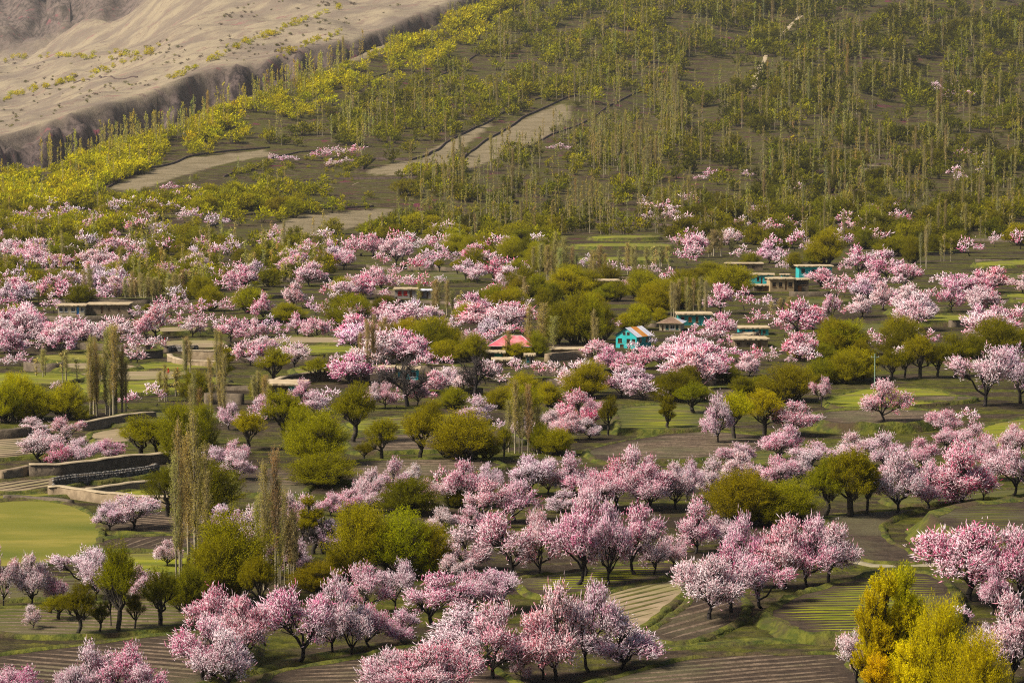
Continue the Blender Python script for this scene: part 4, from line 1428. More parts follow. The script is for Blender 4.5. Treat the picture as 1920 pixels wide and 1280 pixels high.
def bare_tree(seed):
    """leafless tree with a dense brush of fine grey twigs"""
    R = np.random.default_rng(seed)
    H, Wd = 12.0, 9.0
    segs, tw = [], []

    def grow(p_, d, L, r, lev):
        n = 3
        q = p_
        for i in range(n):
            d = d + R.normal(size=3) * .12
            d /= np.linalg.norm(d)
            q2 = q + d * L / n
            (segs if lev < 3 else tw).append((q, q2, r * (1 - .2 * i / n), r * (1 - .2 * (i + 1) / n)))
            if lev < 4 and (i > 0 or lev > 0):
                for _ in range(2 if lev < 3 else 3):
                    nd_ = d * .75 + R.normal(size=3) * .52 + np.array([0, 0, .22])
                    nd_ /= np.linalg.norm(nd_)
                    grow(q2, nd_, L * R.uniform(.5, .78), r * .55, lev + 1)
            q = q2
    grow(np.array([0, 0, -.6]), np.array([.05, 0, 1.0]), 3.4, .34, 0)
    TV, TQ = tubes(segs, 5)
    A_, q2 = tubes([(a, b, max(c, .02), max(d, .012)) for a, b, c, d in tw], 3)
    ext = np.percentile(A_[:, 0], 99) - np.percentile(A_[:, 0], 1)
    s = np.array([1 / ext, 1 / ext, 1 / A_[:, 2].max()])
    return A_ * s, q2, TV * s, TQ


# ---- variants
BLO = []
for i in range(8):
    V, T, ti, TV, TQ = blossom_tree(100 + i, nl=[6, 7, 5, 6, 8, 7, 6, 5, 7, 6][i])
    BLO.append((mesh_np('crown', V, T, M_BLOSSOM, {'tint': ti}), mesh_np('trunk', TV, TQ, M_BARK)))
BLO_MID = []
for i in range(6):
    V, T, ti, TV, TQ = blossom_tree(130 + i, nl=[6, 7, 5, 6, 8, 7, 6, 5][i], ncl=11, ntw=24, rod=0.135, lmul=1.5)
    BLO_MID.append((mesh_np('crown', V, T, M_BLOSSOM, {'tint': ti}), mesh_np('trunk', TV, TQ, M_BARK)))
WIL = {'pollard': [], 'bush': [], 'column': []}
for form, k in (('pollard', 5), ('bush', 4), ('column', 2)):
    for i in range(k):
        V, T, ti, TV, TQ = willow_tree(200 + i + 17 * k, form, nl={'pollard': 9, 'bush': 13, 'column': 8}[form])
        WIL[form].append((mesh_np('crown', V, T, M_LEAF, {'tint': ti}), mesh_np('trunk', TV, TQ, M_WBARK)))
POP = []
for i in range(6):
    V, T, ti, TV, TQ = poplar_tree(300 + i)
    POP.append((mesh_np('crown', V, T, M_LEAF, {'tint': ti}), mesh_np('trunk', TV, TQ, M_PBARK)))
SHR = []
for i in range(5):
    V, T, ti, TV, TQ = willow_tree(400 + i, 'bush', nl=8, nsh=22, nlf=18, lsize=.55)
    SHR.append((mesh_np('crown', V, T, M_LEAF, {'tint': ti}), mesh_np('trunk', TV, TQ, M_WBARK)))
BAR = []
for i in range(3):
    V, Qd, TV, TQ = bare_tree(500 + i)
    BAR.append((mesh_np('twigs', V, Qd, M_TWIG), mesh_np('trunk', TV, TQ, M_BARK)))
FAR_BLO = [blossom_tree(150 + i, nl=6, ncl=6, ntw=6, rod=.13, far=True, lmul=1.9) for i in range(4)]
FAR_SHR = [willow_tree(450 + i, 'bush', nl=5, nsh=8, nlf=3, lsize=1.75, lite=True) for i in range(5)]
FAR_POP = [poplar_tree(350 + i, nb=26, nlf=6, far=True) for i in range(5)]

# ------------------------------------------------------------------ where the plants stand
# plant survey: (x, top, foot, spread, tone) read off enlarged map sheets
SHEET = {1: (0, 0), 2: (640, 0), 3: (1280, 0), 4: (0, 430), 5: (640, 430), 6: (1280, 430), 7: (0, 850), 8: (640, 850), 9: (1280, 850)}
ZO = 2.977
BL = {
 1: [(230,1100,1165,130,'w'),(620,1130,1200,80,'w'),(750,1100,1180,80,'w'),(860,1110,1180,90,'w'),(950,1020,1080,80,'p'),(1010,1070,1150,110,'p'),(910,1090,1160,70,'p'),(1080,1030,1080,70,'w'),(1160,1070,1120,70,'w'),(1260,1060,1110,50,'p'),(1530,860,900,60,'w'),(1610,870,910,90,'w'),(1790,830,890,100,'p'),(1860,820,890,80,'w'),(1850,890,940,80,'w'),(760,1240,1290,60,'d'),(130,1150,1190,60,'w'),(60,1250,1300,60,'w'),(40,1190,1240,70,'w'),(470,1090,1130,40,'w')],
 2: [(20,830,870,60,'w'),(80,810,870,90,'d'),(30,880,920,60,'w'),(1700,1100,1170,70,'w'),(1740,1130,1200,90,'p'),(1820,1120,1210,110,'p'),(1730,1180,1240,80,'w'),(1850,1170,1230,60,'p'),(1210,800,840,100,'w')],
 3: [(1420,460,520,50,'w'),(1440,490,540,90,'p'),(1530,450,520,50,'p'),(1510,510,560,80,'p'),(1600,510,560,90,'p'),(1555,830,890,60,'p'),(1690,840,880,90,'w'),(1520,930,1000,70,'p'),(1550,960,1020,60,'w'),(1670,910,970,50,'w'),(150,940,1000,70,'p'),(370,950,990,60,'w'),(640,1020,1070,60,'w'),(880,1100,1150,80,'p'),(1050,1140,1200,80,'p'),(900,1180,1260,70,'p'),(1180,1170,1230,60,'p'),(560,1140,1180,40,'w'),(590,1210,1290,80,'p'),(530,1220,1290,80,'p'),(450,1240,1300,70,'w'),(720,1230,1300,80,'w'),(40,1080,1170,80,'p'),(110,1240,1300,60,'p'),(1110,1230,1290,60,'w'),(1020,1240,1290,50,'w'),(100,980,1010,60,'w')],
 4: [(20,10,90,60,'p'),(80,75,170,100,'p'),(190,60,150,120,'p'),(460,10,130,80,'w'),(520,30,130,80,'l'),(380,90,170,90,'w'),(280,60,140,90,'p'),(300,200,270,70,'p'),(600,100,200,90,'p'),(640,150,250,120,'p'),(690,170,250,80,'p'),(560,80,150,70,'l'),(735,30,100,60,'p'),(810,50,100,120,'w'),(790,130,200,60,'l'),(870,0,50,60,'p'),(950,10,60,60,'p'),(640,0,60,50,'p'),
  (60,240,340,120,'p'),(40,300,430,120,'l'),(120,210,320,90,'l'),(140,310,430,120,'l'),(40,350,440,100,'p'),(210,290,380,80,'l'),(300,360,470,90,'w'),(580,350,410,90,'p'),
  (1150,210,290,70,'l'),(1230,230,330,90,'p'),(1310,180,280,100,'p'),(1350,200,290,80,'l'),(1250,270,370,100,'p'),(1340,300,370,70,'p'),(1640,150,260,150,'p'),(1730,60,160,70,'p'),(1850,60,200,120,'p'),(1860,100,220,120,'l'),
  (1640,300,440,100,'w'),(1690,360,440,80,'p'),(1760,380,480,80,'w'),(1470,360,510,120,'p'),(1820,400,520,90,'p'),(1850,290,400,90,'p'),
  (900,380,490,110,'p'),(960,370,480,110,'p'),(870,420,500,80,'w'),(780,430,500,90,'w'),(990,320,420,80,'l'),(1050,390,470,60,'w'),(1110,390,480,110,'p'),(1180,380,450,80,'p'),(1260,390,470,90,'p'),(1330,360,450,100,'p'),
  (1030,460,560,100,'p'),(1120,460,560,100,'p'),(1075,490,600,130,'w'),(815,490,610,110,'p'),(730,560,640,90,'w'),(770,590,680,120,'p'),(870,600,690,100,'w'),(760,640,745,110,'w'),(580,490,590,90,'p'),(650,520,620,70,'p'),
  (40,530,610,90,'p'),(110,520,610,90,'p'),(190,540,620,90,'l'),(310,520,660,140,'p'),(250,560,640,100,'p'),(430,510,600,80,'p'),(550,530,630,120,'w'),(460,560,640,90,'w'),(390,580,660,70,'w'),(210,590,680,110,'w'),(20,580,690,110,'p'),(90,620,700,110,'p'),(120,690,760,100,'w'),(40,710,780,90,'w'),
  (1290,500,630,160,'p'),(1430,500,620,110,'p'),(1250,490,580,90,'w'),(1370,500,600,90,'p'),(1500,480,580,90,'l'),(1560,520,600,90,'p'),(1660,470,600,110,'p'),(1760,500,610,130,'p'),(1840,510,600,80,'p'),
  (1330,640,740,110,'w'),(1400,620,760,140,'p'),(1470,600,720,120,'w'),(1560,600,700,90,'w'),(1650,640,770,150,'w'),(1450,680,770,100,'w'),(1880,690,750,60,'w'),
  (720,910,1000,100,'p'),(870,860,990,90,'w'),(315,850,920,50,'w'),(1690,840,990,130,'p'),(1770,900,1030,160,'w'),(1830,890,1000,100,'w'),(1490,930,1060,150,'p'),(1280,970,1120,130,'w'),(1430,960,1080,90,'w'),
  (200,1050,1140,160,'w'),(370,1050,1190,140,'p'),(230,1130,1300,200,'w'),(330,1190,1330,140,'d'),(450,1170,1320,160,'w'),(600,1170,1290,150,'p'),(1320,1180,1330,120,'p'),(1220,1210,1330,150,'w')],
 5: [(30,80,210,70,'p'),(60,40,150,100,'p'),(110,30,150,100,'p'),(180,30,150,110,'p'),(230,130,220,80,'p'),(300,60,200,130,'w'),(340,50,170,110,'p'),(430,60,130,70,'l'),(480,40,110,60,'w'),(550,95,200,100,'p'),(440,140,230,90,'d'),(400,170,250,100,'d'),(490,190,250,70,'w'),(650,130,200,80,'w'),
  (60,260,390,120,'p'),(130,230,330,100,'p'),(220,220,340,120,'p'),(200,300,390,130,'p'),(300,210,300,80,'p'),(330,260,340,120,'p'),(450,250,340,110,'d'),(380,260,340,90,'w'),(560,260,340,50,'l'),(120,330,390,80,'p'),(20,290,380,80,'l'),
  (760,190,300,110,'w'),(850,170,290,110,'d'),(970,190,280,80,'l'),(1045,210,280,80,'w'),(930,45,130,90,'w'),(1110,25,120,80,'w'),(1370,140,220,80,'l'),(1150,170,220,50,'w'),(1540,180,260,110,'w'),(1480,210,270,60,'w'),(1745,195,260,70,'w'),(1840,220,330,100,'p'),(1610,280,350,60,'d'),(1660,200,240,60,'w'),(1880,30,110,80,'p'),
  (650,390,460,90,'w'),(820,380,460,60,'p'),(930,370,440,60,'w'),(1015,380,440,80,'w'),(60,410,550,130,'p'),(80,480,580,100,'p'),(350,420,530,70,'p'),(420,390,500,80,'l'),(200,460,520,60,'w'),(280,480,570,80,'p'),(560,470,560,90,'w'),(450,490,570,90,'w'),(510,530,640,130,'p'),(560,530,640,90,'d'),(620,500,580,90,'w'),(690,560,640,80,'w'),(750,560,640,110,'p'),(800,580,650,80,'p'),
  (830,500,620,110,'l'),(900,450,560,80,'p'),(880,540,630,110,'p'),(970,530,600,80,'d'),(1060,440,530,90,'d'),(1515,500,570,60,'p'),
  (80,680,760,110,'w'),(250,740,850,90,'p'),(430,710,800,90,'p'),(570,710,790,110,'p'),(180,860,1000,90,'w'),(250,860,1000,110,'p'),(310,890,1000,70,'p'),(420,840,980,110,'p'),(470,890,970,100,'d'),(530,790,920,110,'p'),(600,770,900,110,'w'),(690,800,920,110,'w'),(820,730,850,110,'w'),(880,770,870,120,'w'),(980,720,820,90,'w'),(1110,740,820,110,'p'),(1190,740,820,110,'w'),
  (770,930,1080,170,'w'),(880,1060,1130,60,'w'),(1330,900,1110,210,'d'),(1400,950,1100,120,'p'),(1180,1010,1140,140,'w'),(1260,1030,1180,150,'p'),(1380,1050,1170,120,'w'),(1010,1060,1200,110,'w'),(1080,1080,1180,80,'w'),
  (1430,620,720,130,'p'),(1500,660,780,130,'p'),(1580,720,830,150,'p'),(1560,800,940,160,'w'),(1680,830,950,170,'w'),(1640,770,880,160,'w'),(1690,660,780,140,'p'),(1780,660,770,150,'p'),(1850,600,720,120,'w'),(1640,630,700,90,'w'),(1870,650,760,100,'p'),(1730,580,660,60,'l'),(1815,890,960,60,'w')],
 6: [(30,0,110,90,'p'),(70,40,160,110,'p'),(30,100,200,90,'p'),(110,20,130,60,'w'),(265,0,110,110,'w'),(330,90,170,100,'w'),(500,30,130,80,'p'),(480,80,190,110,'w'),(560,120,210,80,'w'),(630,10,120,90,'p'),(690,60,130,60,'w'),(560,180,240,60,'w'),(1600,50,150,110,'p'),(1740,20,100,60,'w'),(1880,10,110,90,'p'),
  (980,100,260,150,'p'),(1130,120,280,170,'p'),(1250,200,330,140,'p'),(900,190,240,60,'p'),(1060,120,180,60,'l'),(770,220,320,130,'p'),(860,260,380,100,'p'),(905,260,380,70,'p'),(980,245,330,90,'p'),(1000,280,400,110,'l'),(1000,370,490,110,'w'),(1120,300,450,110,'w'),(1190,370,470,80,'p'),(1245,340,475,100,'w'),(1455,245,340,110,'w'),(1390,350,460,90,'p'),(1500,300,460,130,'p'),(1600,340,420,80,'p'),(1700,320,440,130,'p'),
  (220,310,470,140,'p'),(190,380,470,120,'p'),(350,330,450,90,'p'),(420,450,540,100,'p'),(480,370,460,100,'w'),(640,400,600,200,'p'),(720,430,560,130,'d'),(560,500,600,110,'p'),(830,370,510,90,'p'),(940,420,500,80,'p'),(700,580,650,110,'p'),
  (220,470,620,140,'p'),(60,530,620,110,'p'),(170,540,640,120,'w'),(240,590,650,80,'p'),(60,600,720,160,'w'),(120,620,700,90,'w'),(20,640,740,90,'w'),(290,660,740,130,'p'),(400,650,760,80,'d'),(370,700,820,110,'w'),(150,700,820,130,'w'),(230,690,780,90,'p'),(60,720,800,90,'w'),(480,660,740,90,'w'),(700,660,760,120,'w'),(600,700,750,50,'w'),
  (960,560,640,100,'p'),(1050,560,660,100,'p'),(890,620,690,90,'p'),(1100,590,680,100,'p'),(1170,580,660,90,'p'),(1280,550,640,80,'w'),(1370,560,660,110,'p'),(1220,650,750,70,'w'),(1620,540,620,90,'p'),(1700,500,600,80,'p'),(1760,430,540,110,'p'),(1850,440,540,110,'p'),(1900,420,530,80,'d'),
  (775,830,990,90,'p'),(1690,670,990,270,'w'),(1880,670,970,240,'w'),(1130,890,1120,220,'p'),(190,940,1200,150,'w'),(620,970,1150,220,'p'),(1460,1010,1150,150,'p'),(1590,1000,1100,110,'w'),(1480,1110,1230,130,'p'),
  (560,1110,1300,200,'p'),(300,1190,1330,180,'p'),(730,1190,1330,200,'w'),(960,1140,1330,180,'w'),(1130,1140,1340,220,'w'),(1340,1170,1340,150,'p'),(1640,1090,1270,180,'p'),(1720,1170,1400,150,'p'),(1850,1100,1300,150,'p')],
 7: [(620,280,440,160,'w'),(740,250,432,220,'w'),(10,550,860,150,'w'),(175,570,850,150,'w'),(300,670,840,130,'p'),(460,540,770,240,'w'),(540,560,820,150,'w'),(800,630,820,130,'w'),(940,500,640,130,'w'),(180,860,990,100,'w'),
  (1260,290,480,200,'w'),(1440,300,560,190,'w'),(1600,220,480,150,'w'),(1690,240,480,170,'w'),(1850,220,350,140,'p'),(1820,370,560,170,'w'),(1580,400,700,150,'w'),(1690,480,700,130,'w'),(1330,0,160,170,'w'),
  (1220,770,1150,260,'p'),(1360,830,1200,260,'p'),(1130,950,1290,330,'p'),(1250,990,1330,280,'w'),(1660,750,1160,340,'p'),(1850,680,1120,230,'w'),(490,1050,1400,200,'w'),(700,1060,1400,260,'p'),(120,1190,1400,200,'p'),(30,1190,1400,170,'p'),(390,1200,1420,130,'w'),(820,1180,1430,250,'p')],
 8: [(160,90,300,140,'w'),(290,30,250,140,'p'),(390,60,230,120,'w'),(500,140,300,130,'w'),(40,200,330,170,'p'),(170,220,330,130,'w'),(570,80,200,90,'p'),(690,50,300,190,'p'),(830,60,230,130,'w'),(810,160,400,220,'p'),(980,150,380,220,'p'),(560,300,440,150,'w'),(720,290,430,170,'p'),
  (1060,20,240,200,'w'),(1150,30,230,180,'w'),(1260,0,230,180,'p'),(1230,200,330,150,'w'),(1360,90,320,160,'p'),(1460,120,330,190,'p'),(1540,40,310,210,'p'),(1650,-30,300,230,'p'),(1720,60,320,220,'p'),(1870,60,310,160,'w'),
  (700,400,650,250,'w'),(940,330,690,320,'p'),(1100,320,690,200,'p'),(1380,210,700,280,'p'),(1310,330,750,290,'p'),(1500,300,740,190,'w'),(1650,310,690,230,'p'),(1740,430,690,200,'w'),(1850,480,640,130,'p'),(640,560,720,150,'w'),(1620,500,590,80,'w'),
  (120,620,900,260,'p'),(310,600,880,170,'w'),(540,680,960,330,'p'),(720,660,900,220,'p'),(860,650,880,220,'w'),(50,800,1120,220,'w'),(160,850,1090,170,'p'),(330,870,1060,220,'p'),
  (640,860,1180,380,'w'),(860,860,1280,340,'p'),(1190,740,1270,360,'p'),(1390,730,1220,240,'w'),(1540,880,1200,380,'w'),(1120,900,1260,200,'p'),(1010,1120,1270,110,'w'),(250,1100,1400,260,'w'),(450,1070,1400,330,'p'),(620,1050,1380,280,'p')],
 9: [(30,40,260,130,'w'),(150,20,230,150,'w'),(330,0,200,180,'w'),(540,20,220,160,'p'),(650,0,200,150,'w'),(60,250,560,210,'p'),(210,350,520,150,'w'),(1190,10,340,240,'w'),(1370,50,310,220,'p'),(1530,-40,300,280,'d'),(1670,90,270,110,'d'),(1830,-20,250,220,'w'),
  (150,590,940,300,'w'),(270,540,900,270,'p'),(440,580,860,270,'p'),(340,350,760,220,'p'),(560,370,760,280,'p'),(700,360,760,280,'p'),(820,400,720,250,'w'),(1600,410,830,440,'p'),(1850,430,850,300,'p'),(1740,650,900,130,'p'),(1850,800,1280,280,'w'),(980,970,1330,190,'w'),(1690,950,1150,140,'w'),(1570,850,950,80,'w')],
}
# willows: form p pollard, b bushy, c column; tone 0 olive .. 1 bright yellow
WI = {
 4: [(90,420,500,150,'b',.5),(60,490,580,150,'b',.8),(1610,410,520,160,'b',.5),(830,420,490,50,'c',.5),(1540,660,860,170,'p',.5),(1770,710,850,130,'p',.5),(1890,720,850,100,'p',.6),(100,810,1060,200,'b',.9),(200,870,1060,170,'b',.8),(370,860,1060,220,'b',.6),(30,850,1080,150,'b',.9),(1090,790,960,160,'b',.4),(1250,680,870,100,'c',.8),(780,1040,1280,200,'p',.5),(880,1060,1270,170,'p',.4),(1000,980,1300,230,'b',.5),(1130,980,1260,150,'b',.5),(1390,1010,1230,160,'p',.7),(1590,900,1180,220,'p',.6),(1780,1040,1330,290,'b',.5),(1680,1000,1250,180,'b',.6),(1450,820,960,110,'b',.7),
     (1190,250,340,120,'b',.4),(680,95,170,60,'b',.4),(760,130,200,80,'b',.5),(200,230,300,110,'b',.4),(310,140,210,60,'b',.5),(230,110,200,70,'b',.4),(1520,220,280,80,'b',.6),(1030,340,390,80,'b',.5),(450,310,420,150,'b',.3),(70,150,260,110,'b',.4),(1350,110,200,110,'b',.3),(1000,130,230,120,'b',.3),(1500,60,150,110,'b',.4),(900,120,210,80,'b',.4),(560,20,90,70,'b',.5),(1670,30,110,90,'b',.4),(1700,90,170,70,'b',.4),(720,540,630,40,'b',.4),(1130,50,120,90,'b',.3)],
 5: [(70,880,1200,200,'p',.6),(650,180,260,70,'p',.5),(545,180,250,50,'p',.4),(720,110,180,70,'b',.5),(770,100,170,60,'b',.5),(820,60,140,70,'b',.3),(1040,40,180,80,'b',.3),(860,310,430,130,'b',.6),(790,340,420,90,'b',.4),(700,410,520,130,'b',.7),(750,420,520,80,'b',.6),(1090,250,400,120,'b',.4),(980,270,400,110,'b',.4),(1000,290,390,80,'b',.5),(1290,200,330,130,'b',.4),(1240,250,350,80,'b',.4),(1480,300,400,120,'b',.6),(1540,290,400,110,'b',.4),(1700,250,340,110,'b',.6),(1780,340,420,90,'b',.6),(1200,410,640,150,'b',.4),(1300,360,640,170,'b',.6),(1380,370,640,150,'b',.6),(1470,410,620,110,'b',.4),(1660,420,560,140,'b',.7),(1580,470,560,90,'b',.7),(1780,440,520,80,'b',.7),(1880,290,400,80,'b',.5),
     (100,380,450,90,'b',.5),(240,370,440,110,'b',.3),(580,620,740,170,'b',.7),(730,580,740,140,'b',.6),(970,630,720,120,'b',.8),(1090,570,710,110,'b',.6),(620,550,680,120,'b',.5),(320,640,760,150,'b',.4),(270,650,740,90,'b',.5),(480,90,160,90,'b',.5),(380,10,80,90,'b',.4),(1180,300,420,90,'b',.3),(1130,330,440,90,'b',.3),
     (1370,740,940,230,'b',.6),(1020,800,960,180,'b',.7),(1160,850,990,120,'b',.7),(880,880,1000,150,'b',.5),(1030,870,1060,170,'b',.6),(620,880,1000,130,'b',.5),(230,1060,1290,160,'p',.5),(430,1000,1290,180,'p',.5),(690,1030,1300,330,'b',.6),(600,1070,1290,150,'b',.5),(800,1110,1280,150,'b',.5),(130,1190,1290,110,'p',.3),(500,960,1120,120,'b',.5),(910,1110,1270,80,'p',.3),(1490,930,1150,90,'p',.3),(1200,1110,1260,170,'b',.5),(1110,1080,1250,120,'b',.4),(1820,960,1130,80,'c',.3),(1870,780,960,200,'b',.3),(1790,820,940,110,'b',.3)],
 6: [(270,200,360,230,'b',.6),(150,180,260,150,'b',.6),(60,220,290,120,'b',.5),(380,130,200,90,'b',.5),(800,0,200,180,'b',.55),(740,100,200,120,'b',.4),(1020,0,110,120,'b',.4),(1160,40,150,150,'b',.4),(1240,40,140,120,'b',.3),(1290,50,190,110,'b',.3),(1500,20,130,150,'b',.35),(620,130,220,90,'b',.4),(900,0,90,120,'b',.4),(1400,30,140,90,'b',.3),
     (640,620,720,90,'b',.7),(790,640,720,130,'b',.3),(900,680,860,180,'b',.5),(780,720,860,170,'b',.5),(600,760,960,290,'b',.4),(450,820,920,190,'b',.3),(350,820,930,160,'b',.3),(70,880,1050,190,'p',.4),(30,760,900,110,'b',.3),(290,920,1180,190,'p',.85),(450,900,1150,190,'p',.85),(240,740,850,130,'b',.3),(1000,620,830,130,'p',.4),(1050,690,830,90,'p',.3),(1160,670,840,130,'p',.4),(1240,660,830,90,'p',.3),(1320,600,830,150,'p',.5),(1420,640,830,120,'p',.3),(1520,590,820,150,'p',.4),(1640,600,720,140,'b',.3),(1780,530,680,170,'b',.3),(1230,590,680,90,'b',.4),(1900,560,660,90,'b',.3)],
 7: [(660,510,1000,200,'p',.5),(440,740,1020,170,'p',.3),(560,840,1005,90,'p',.2),(900,650,970,190,'p',.3),(1300,330,830,400,'b',.5),(1180,480,860,250,'b',.5),(1430,560,900,180,'p',.4),(1050,640,900,210,'b',.3),(1150,40,340,340,'b',.25),(930,100,360,190,'p',.2),(1760,600,760,250,'b',.5),(1730,240,560,130,'c',.6),(750,790,990,90,'p',.2),(330,800,940,150,'p',.5),(1800,0,180,330,'b',.4)],
 8: [(110,290,690,330,'b',.65),(330,320,690,340,'b',.7),(490,390,680,230,'b',.6),(370,130,340,290,'b',.25),(640,190,300,110,'b',.15),(-20,560,700,140,'b',.5)],
 9: [(320,100,400,340,'b',.5),(450,150,400,260,'b',.6),(620,150,380,240,'b',.6),(800,20,360,200,'p',.4),(930,0,360,260,'p',.4),(1030,60,350,120,'p',.4),(1130,670,1500,270,'c',1.15),(1060,760,1520,170,'c',1.3),(1240,1060,1560,200,'c',1.9),(1100,1130,1560,170,'c',1.9),(1420,830,1560,330,'b',1.2),(1640,1010,1620,330,'b',1.1),(1240,640,1300,150,'c',.9)],
}
PO = {
 4: [(510,590,1040,62,.7),(540,620,1040,50,.6),(620,520,1030,70,.7),(650,530,1030,80,.6),(685,640,1030,50,.5),(600,640,1030,44,.5),(1040,590,830,28,.5),(1085,780,1200,34,.5),(1250,680,1080,54,.6),(920,740,960,32,.6),(1480,800,1000,40,.6),(1210,560,880,26,.5),(870,260,400,52,.6),(500,190,400,44,.5),(1760,150,270,40,.6),(1785,170,280,34,.6),(310,270,400,44,.6),(270,300,410,40,.5),(740,230,390,40,.4),(790,240,400,44,.4),(830,260,400,44,.4),(940,240,390,50,.4),(980,240,380,44,.4),(1020,220,370,44,.4),(700,270,400,40,.4),(660,240,380,40,.4),(610,250,370,44,.4),(570,250,360,44,.4),(1060,230,350,40,.4),(1380,130,220,34,.5),(1470,110,210,34,.5),(370,680,860,34,.5),(240,680,840,30,.6),(560,690,860,30,.5),(985,760,930,30,.6),(1150,800,960,30,.5),(1440,780,980,34,.5)],
 5: [(1110,70,280,52,.5),(1150,80,290,56,.5),(1200,10,290,56,.5),(1240,40,300,50,.5),(1290,90,290,40,.4),(1440,80,280,52,.5),(1410,110,280,40,.5),(1600,70,260,50,.5),(1640,80,270,44,.5),(1780,80,210,50,.5),(1820,90,220,40,.5),(1740,90,220,34,.5),(530,270,490,44,.6),(590,280,480,44,.6),(620,330,480,34,.6),(1120,400,700,84,.6),(150,490,760,52,.5),(180,470,780,52,.5),(240,480,700,50,.5),(265,520,690,40,.5),(1410,440,700,34,.5),(970,830,1250,56,.5),(1010,900,1250,50,.5),(1050,950,1240,44,.4),(400,410,540,52,.5),(680,560,730,34,.5),(930,560,720,34,.5),(1000,250,400,40,.4),(1060,270,400,40,.4),(1030,290,420,40,.4)],
 6: [(20,260,490,36,.4),(60,270,490,36,.4),(100,260,490,36,.4),(130,280,500,36,.4),(-20,270,490,36,.4),(-50,290,490,36,.4),(1360,-30,220,30,.5),(1460,20,180,28,.5),(175,0,150,60,.4),(215,10,150,50,.4),(540,380,500,50,.35),(590,370,500,50,.35),(500,390,500,40,.3)],
 7: [(1005,-200,720,52,.5),(1090,-240,640,100,.6),(1150,-60,600,60,.5),(1540,-60,760,70,.5),(1590,180,730,56,.4),(1640,300,720,50,.4),(1500,180,700,44,.4)],
}
BA = {5: [(740,690,930,190),(370,700,990,210),(350,560,650,120),(420,570,650,90),(240,690,800,110)], 6: [(560,370,480,100),(430,560,640,90)], 7: [(1800,340,560,180),(620,600,980,60)]}

TONE = {'w': (0.70, 0.34, 0.42), 'p': (0.70, 0.18, 0.31), 'd': (0.74, 0.05, 0.20), 'l': (0.56, 0.30, 0.43)}
TONE_WORD = {'w': 'whitish pink', 'p': 'rosy pink', 'd': 'deep magenta pink', 'l': 'lilac tinged'}

LAND = [(80, 1000, 'the mown meadow'), (190, 905, 'the grey dry stone wall'), (370, 685, 'the curved retaining wall'), (130, 590, 'the cream house with the blue door'), (210, 590, 'the long dull mud house'),
        (770, 562, 'the red shuttered grey house'), (955, 668, 'the red hipped roof'), (1187, 652, 'the turquoise gabled house'), (1530, 525, 'the tall turquoise box house'), (1420, 535, 'the low turquoise house'), (1470, 547, 'the beige three window house'),
        (1410, 645, 'the white house with slit windows'), (1300, 610, 'the long teal house'), (520, 740, 'the shed with the long pale roof'), (1710, 1000, 'the rounded green bank'), (1590, 1140, 'the striped green field'),
        (1630, 780, 'the grey furrowed field'), (1330, 1255, 'the brown furrowed field under the bank'), (160, 1240, 'the sweeping furrowed field'), (600, 1265, 'the small ploughed wedge'), (350, 1060, 'the pair of very tall poplars'), (765, 712, 'the turquoise hut'),
        (1640, 722, 'the pale green pole'), (1080, 1095, 'the finely striped plot'), (1200, 1150, 'the tan diagonal plot'), (240, 1160, 'the row of pollard stumps'), (600, 425, 'the grey slope field'), (770, 315, 'the walled hillside field'), (400, 240, 'the crest over the dark cliff'), (60, 360, 'the crest over the dark cliff'), (700, 100, 'the yellow crest above the red walls'),
        (1450, 110, 'the pale hillside track'), (1780, 170, 'the hillside blossom patch'), (1620, 325, 'the small bare hillside plot'), (1150, 465, 'the thin green terraces'), (340, 325, 'the pale grazing slope'), (300, 385, 'the small hillside blossom row'), (1120, 230, 'the hill wall among thin poplars'),
        (1850, 60, 'the top of the wooded hill'), (1600, 60, 'the reddish gap in the hill scrub'), (1350, 250, 'the olive thicket on the mid hill'), (1850, 330, 'the high pink pair'), (1500, 380, 'the rusty willow thicket'), (1750, 400, 'the poplar belt over the terraces'), (1000, 360, 'the dense tan poplar stand'), (900, 150, 'the thin poplar screen on the hill'), (1250, 60, 'the scrub saddle of the hill'),
        (640, 290, 'the pair of pink trees above the clipped row'), (1230, 400, 'the lone pink clump under the hill'), (70, 500, 'the pink orchard slope'), (430, 490, 'the grove of bare tan poplars'), (640, 500, 'the rosy orchard above the valley'), (880, 500, 'the lone round willow'), (1700, 480, 'the upper grass terrace'), (1480, 440, 'the orange leaved willow'), (1180, 570, 'the willow wood above the gabled house'),
        (110, 650, 'the yellow strip fields'), (180, 770, 'the paired poplar clumps'), (120, 880, 'the deep pink blossom clump'), (530, 660, 'the bright green strip'), (560, 830, 'the tangle of willows in the middle'), (780, 860, 'the willow row on bare soil'), (1090, 790, 'the deep pink twin tree'), (1330, 810, 'the leaning blossom tree'), (1240, 780, 'the broom shaped lone willow'),
        (1500, 850, 'the grassy ledge'), (1790, 950, 'the terrace with the magenta tree'), (1450, 970, 'the round willow pair'), (1100, 930, 'the long blossom belt'), (900, 1010, 'the big yellow willow'), (1000, 1220, 'the leaning dark trunks'), (1440, 1130, 'the blossom hedge over the path'), (1800, 1150, 'the bright yellow bush'), (640, 1180, 'the spreading blossom row'), (430, 1230, 'the blossom mound on the furrows'), (80, 1110, 'the line of young blossom trees'), (1850, 740, 'the old blossom pair'), (1600, 690, 'the willow avenue'), (1650, 600, 'the stepped grass terraces'), (1290, 700, 'the orchard under the gabled house'), (770, 770, 'the bare trees by the turquoise hut')]
LANDW = cast([l[0] for l in LAND], [l[1] for l in LAND])


